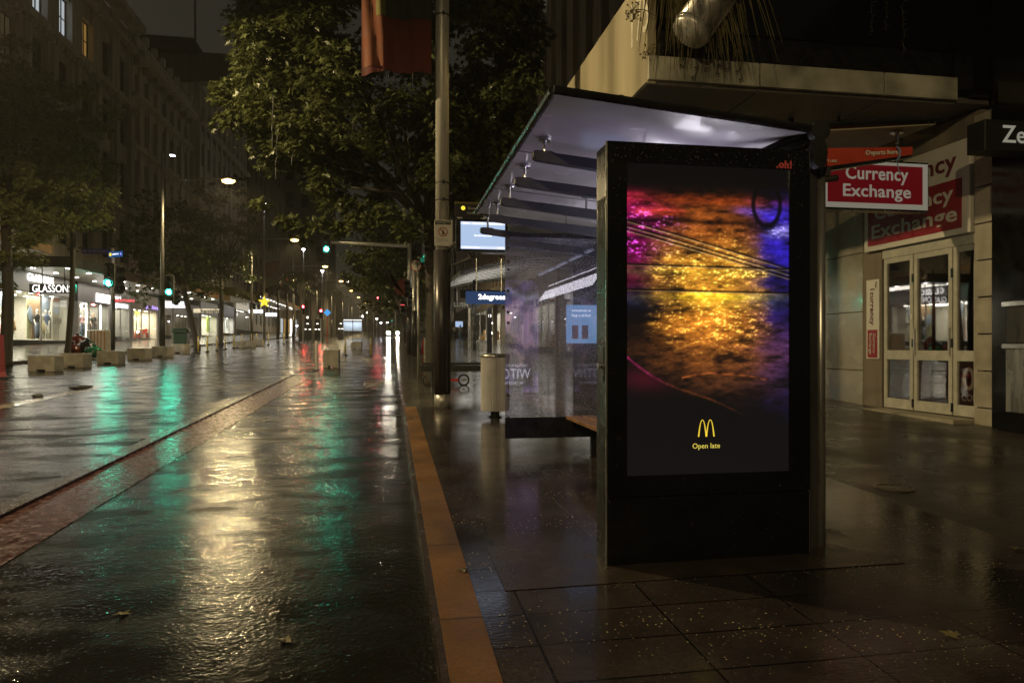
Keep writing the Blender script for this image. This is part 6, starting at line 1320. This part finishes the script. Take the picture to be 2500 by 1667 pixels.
Y_ = 86; q = atY(1124, 800, Y_); figure('person', 'walking person in a white top with bare legs under the dark hanging sign', 'person', (q.x, Y_, walk_z(q.x, Y_)), R(10), 'skin', 'cloth_white', 'cloth_teal', hair='cloth_dark')
Y_ = 92; q = atY(1110, 800, Y_); figure('person', 'distant standing person in dark shorts in front of the blue screen', 'person', (q.x, Y_, walk_z(q.x, Y_)), R(180), 'skin', 'cloth_white', 'cloth_dark', hair='cloth_dark')
q0, q1 = atY(1112, 798, 99), atY(1123, 788, 99); tq = thing('blue_screen', 'small glowing blue screen beyond the walkers', 'screen', (q0.x, 99, q0.z)); MB().box(q0.x, q1.x+.4, 99, 99.1, q0.z, q1.z+.2, .02).build('screen', 'screen_blue', tq); MB().box(q0.x+.3, q0.x+.4, 99.11, 99.2, walk_z(5, 99), q1.z).build('post', 'black_matt', tq)
q = atY(1046, 622, 30); tg = thing('triangle_sign', 'glowing turquoise triangle sign behind the near column', 'sign', (q.x, 30, 5)); MB().prism([(-.24, -.1), (.14, -.1), (.06, .42)], .06, q, (1, 0, 0)).build('triangle', 'neon_teal', tg); MB().prism([(-.34, -.32), (.14, -.32), (.14, -.13), (-.34, -.13)], .06, q, (1, 0, 0)).build('word_panel', 'neon_teal_dim', tg); MB().tube([(q.x+.18, 30.1, GR*30), (q.x+.18, 30.1, q.z+.5)], .03, 8).build('post', 'black_metal', tg)
tdr = thing('feather_flag', 'narrow dark red feather flag just left of the big column', 'flag', (0, 19, 0)); q = atY(1052, 780, 19); MB().prism([(0, .6), (.10, .6), (.12, 1.5), (.06, 3.3), (.0, 2.2)], .02, (q.x, 19, walk_z(1, 19)), (1, 0, 0)).build('cloth', 'banner_red', tdr); MB().tube([(q.x+.1, 19.02, walk_z(1, 19)), (q.x+.1, 19.02, walk_z(1, 19)+3.3)], .012, 6).build('pole', 'black_metal', tdr)
tgb = thing('pavement_bin', 'pale green bin behind the black bench', 'bin', (0, 21, 0)); q = gnd(1045, 875, 0); zz = GR*q.y; MB().box(q.x-.18, q.x+.18, q.y, q.y+.4, zz, zz+1.0, .03).build('body', 'concrete', tgb); MB().box(q.x-.2, q.x+.2, q.y-.01, q.y+.42, zz+1.0, zz+1.06, .01).build('lid', 'bin_green', tgb)
# ------------------------------------------------------------------ trees
def leaf_shape(lobes=5):
    pts = []
    for k in range(lobes*2): q = math.pi*(k/(lobes*2-1))*1.5-math.pi*.25; r = 1.0 if k % 2 else .42; pts.append((math.cos(q)*r, math.sin(q)*r+.15))
    return np.array([(0, -.25)]+pts)
LS = leaf_shape()
def make_crown(name, clusters, per, size, m, parent, seed, cr=.55, droop=.35):
    rs = np.random.RandomState(seed); base = np.array(wloc(parent)); V = []; F = []; T = []; nl = len(LS); n0 = 0
    for c in clusters:
        c = np.array(c, float); ct = rs.uniform(.2, .9)
        k = int(per*rs.uniform(.6, 1.3)); off = rs.normal(0, 1, (k, 3)); off /= np.linalg.norm(off, axis=1)[:, None]; off *= (rs.rand(k, 1)**.5)*cr*rs.uniform(.6, 1.25); off[:, 2] *= .62
        for o in off:
            out = o.copy(); out[2] = 0; nn = np.linalg.norm(out)+1e-6; out /= nn
            d = out*1.0+np.array([rs.normal(0, .4), rs.normal(0, .4), -droop-rs.rand()*.8]); d /= np.linalg.norm(d)     # leaf axis points out and down
            s = np.cross(d, rs.normal(0, 1, 3)*.5+np.array([0, 0, 1.0])); s /= np.linalg.norm(s)+1e-6; nrm = np.cross(s, d); sz = size*rs.uniform(.6, 1.25)
            p = c+o-base; loc = p+np.outer(LS[:, 0]*sz*.55, s)+np.outer(LS[:, 1]*sz*.8, d)+np.outer(np.abs(LS[:, 0])*sz*.18, -nrm)
            V.append(loc); T.append(np.full(nl, np.clip(ct+rs.normal(0, .2), 0, 1))); F += [(n0, n0+j, n0+j+1) for j in range(1, nl-1)]; n0 += nl
    V = np.concatenate(V); me = bpy.data.meshes.new(name); me.from_pydata(V.tolist(), [], F)
    a = me.attributes.new('tint', 'FLOAT', 'POINT'); a.data.foreach_set('value', np.concatenate(T).astype(np.float32)); me.materials.append(M[m]); me.update()
    o = bpy.data.objects.new(name, me); COL.objects.link(o); o.parent = parent; return o
def limbs(parent, base, fork, targets, r0, m='bark', n=9):
    b = MB(); base = Vector(base); fork = Vector(fork)
    mid = (base+fork)/2+Vector((.06, .05, 0)); b.tube([base, base+Vector((0, 0, .2)), mid, fork], [r0*1.25, r0, r0*.9, r0*.75], 12)
    tr = b.build('trunk', m, parent, smooth=True); l = MB(); rr = random.Random(int(abs(base.x*10)))
    for t in targets:
        t = Vector(t); a = fork+(t-fork)*.4+Vector((rr.uniform(-.3, .3), rr.uniform(-.3, .3), rr.uniform(.1, .5))); l.tube([fork-Vector((0, 0, .15)), a, t], [r0*.42, r0*.25, .02], 6)
    l.build('branches', m, parent, smooth=True); return tr
def ellip_clusters(c, r, n, seed, shell=.55, jit=.12, cut=None):
    rs = np.random.RandomState(seed); out = []
    while len(out) < n:
        d = rs.normal(0, 1, 3); d /= np.linalg.norm(d); rad = shell+(1-shell)*rs.rand()**.6
        lump = 1+jit*math.sin(d[0]*7+seed)+jit*math.sin(d[2]*9+seed*2)+jit*math.sin(d[1]*8)
        p = (c[0]+d[0]*r[0]*rad*lump, c[1]+d[1]*r[1]*rad*lump, c[2]+d[2]*r[2]*rad*lump)
        if cut and not cut(p): continue
        out.append(p)
    return out
# big plane tree behind the near column
bx_, by_ = 1.0, 17.6; zb_ = walk_z(bx_, by_)
tt1 = thing('plane_tree', 'large leafy tree overhanging the road behind the near column', 'tree', (bx_, by_, zb_))
def cutm(p):
    if p[0] > 3.0 and p[1] < 27 and p[2] < 7.2: return False
    if p[0] > 3.5: return p[2] > 7
    return p[2] > 4.55+.35*math.sin(p[0]*2.3)
cl = ellip_clusters((-.35, 17.6, 8.0), (3.55, 3.3, 3.9), 300, 3, .5, .10, cutm)+ellip_clusters((-2.3, 16.9, 7.3), (1.7, 1.8, 1.6), 60, 4, .4, .12)+ellip_clusters((1.9, 16.6, 6.4), (1.6, 1.8, 1.6), 70, 5, .4, .1, cutm)+ellip_clusters((-1.9, 16.5, 10.2), (1.9, 2.2, 1.6), 55, 8, .4, .1)
def keep(p):
    d = p[0]*S_+p[1]*C_; u = 1250+FP*(p[0]*C_-p[1]*S_)/d; v = 845-FP*(p[2]-EYE)/d
    return u > 590+max(0, v-300)*.5
cl = [p for p in cl if keep(p)]
cl += [tuple(atY(u, v, 16.8)) for (u, v) in ((700, 540), (745, 560), (800, 545), (835, 560), (870, 530), (930, 520), (980, 540), (1010, 560), (1190, 430), (1150, 470), (640, 500), (1230, 360), (1260, 330), (565, 240), (560, 300), (548, 215))]
cl += [tuple(atY(rr.uniform(1140, 1300), rr.uniform(-20, 330), rr.uniform(15.6, 17.4))) for rr in [random.Random(77)] for _ in range(60)]
make_crown('crown', cl, 92, .150, 'leaf', tt1, 11, .50)
limbs(tt1, (bx_, by_, zb_), (bx_-.1, by_, 4.6), [cl[i] for i in range(0, 480, 24)], .17)
fl_ = thing('fairy_lights', 'thin strings of unlit fairy lights hanging down through the big tree', 'string lights', (0, 16.4, 5)); rr = random.Random(2)
for k in range(16):
    x, y = rr.uniform(-2.5, 2.2), rr.uniform(14.6, 16.5); w = MB(); 
    pts = [Vector((x+rr.uniform(-.02, .02), y, 4.9+j*.13+rr.uniform(-.03, .03)+k % 5*.5)) for j in range(9)]
    w.tube(pts, [.004, .014, .004, .014, .004, .014, .004, .014, .004], 6); w.build('light_string', 'black_matt', fl_)
def tree(name, label, x, y, h, r, n, per, size, m, seed, trunk_r=.16, trunk_h=None, lean=0, base_off=0, zc=None, m_bark='bark'):
    zb = (walk_z(x, y) if x > 0.3 or x < -14.9 else road_z(y)); t = thing(name, label, 'tree', (x, y, zb)); zc = zb+h-r[2] if zc is None else zc
    c = ellip_clusters((x+lean, y, zc), r, n, seed, .45, .14); make_crown('crown', c, per, size, m, t, seed, .55*max(.8, r[0]/3)); limbs(t, (x, y, zb), (x+lean*.8, y, zc-r[2]*.72), c[::max(1, n//9)], trunk_r, m_bark); return t
tree('street_tree', 'leafy tree with a straight thick trunk at the far left edge', -14.9, 30.6, 12, (3.0, 2.8, 3.9), 360, 64, .17, 'leaf_lit', 21, .22, zc=9.1)
tree('street_tree', 'slim dark tree just right of the leftmost tree', -14.6, 35.2, 10, (1.7, 1.7, 3.0), 60, 22, .2, 'leaf_dark', 22, .13, zc=9.0, lean=.3)
tree('street_tree', 'broad low tree with a leaning trunk above the shoe shop', atY(484, 800, 49).x-.2, 49.5, 11, (3.7, 3.2, 3.3), 150, 24, .26, 'leaf_dark', 23, .2, lean=-1.2, zc=8.0)
tree('street_tree', 'dark tree behind the nearest lit yellow lamp', -14.0, 62, 12, (4.0, 3.5, 4.5), 120, 20, .32, 'leaf_dark', 24, .2, zc=11.0)
tree('street_tree', 'leafy tree on the right pavement behind the mast arm', 1.7, 43, 9, (2.5, 2.6, 2.3), 130, 42, .20, 'leaf', 25, .18, zc=6.3, lean=-1.9)
tree('street_tree', 'second right hand tree dropping leaves toward the far lamps', 1.6, 55, 9, (3.2, 3.0, 2.6), 110, 30, .26, 'leaf', 26, .18, zc=6.4, lean=-1.4)
tree('street_tree', 'dark tree on the right pavement beyond the second tree', 1.6, 72, 10, (3.5, 3.2, 3.2), 80, 20, .32, 'leaf_dark', 27, .18, zc=6.4, lean=-.6)
def palm(u, v, Y, label, h):
    q = atY(u, v, Y); zb = road_z(Y)+.1; t = thing('palm_tree', label, 'tree', (q.x, Y, zb), 'palms along the left of the road'); rr = random.Random(u)
    MB().tube([(q.x, Y, zb), (q.x+.05, Y, zb+h*.5), (q.x, Y, zb+h)], [.17, .13, .12], 10).build('trunk', 'bark_palm', t, smooth=True); b = MB()
    for k in range(22):
        a = k*2.4+rr.random()*.4; el = rr.uniform(.1, 1.1); L_ = rr.uniform(2.0, 2.8); prev = None
        for j in range(9):
            s = j/8; rad = L_*s*math.cos(el*.9); z = L_*math.sin(el)*s-1.7*s*s; c = Vector((q.x+rad*math.cos(a), Y+rad*math.sin(a), zb+h+z)); sd = Vector((-math.sin(a), math.cos(a), 0))
            if prev is not None:
                for sg in (-1, 1): 
                    tip = (prev+c)/2+sd*sg*.42*math.sin(math.pi*min(1, s*.9+.08))+Vector((0, 0, -.28)); b.add([prev, c, tip], [[0, 1, 2]])
            prev = c
    b.build('fronds', 'palm_leaf', t)
palm(678, 800, 84, 'first palm from the left beside the yellow star', 6.0); palm(700, 800, 88, 'second palm from the left, dark and upright', 6.6); palm(717, 800, 92, 'third palm from the left, just before the red signal', 6.8); palm(734, 800, 72, 'tallest palm right behind the left red signal', 6.4); palm(757, 800, 104, 'palm right of the left red signal', 7)
# ------------------------------------------------------------------ night haze
m, N, L, P = new_mat('haze'); N.remove(P)
pv = N.new('ShaderNodeVolumePrincipled'); pv.inputs['Color'].default_value = (0.85, 0.82, 0.75, 1); pv.inputs['Density'].default_value = 0.0007; pv.inputs['Anisotropy'].default_value = 0.25
L.new(pv.outputs[0], N['Material Output'].inputs['Volume'])
hz = MB().box(-240, 240, -55, 415, -3.5, 90).build('haze', 'haze'); hz['kind'] = 'stuff'
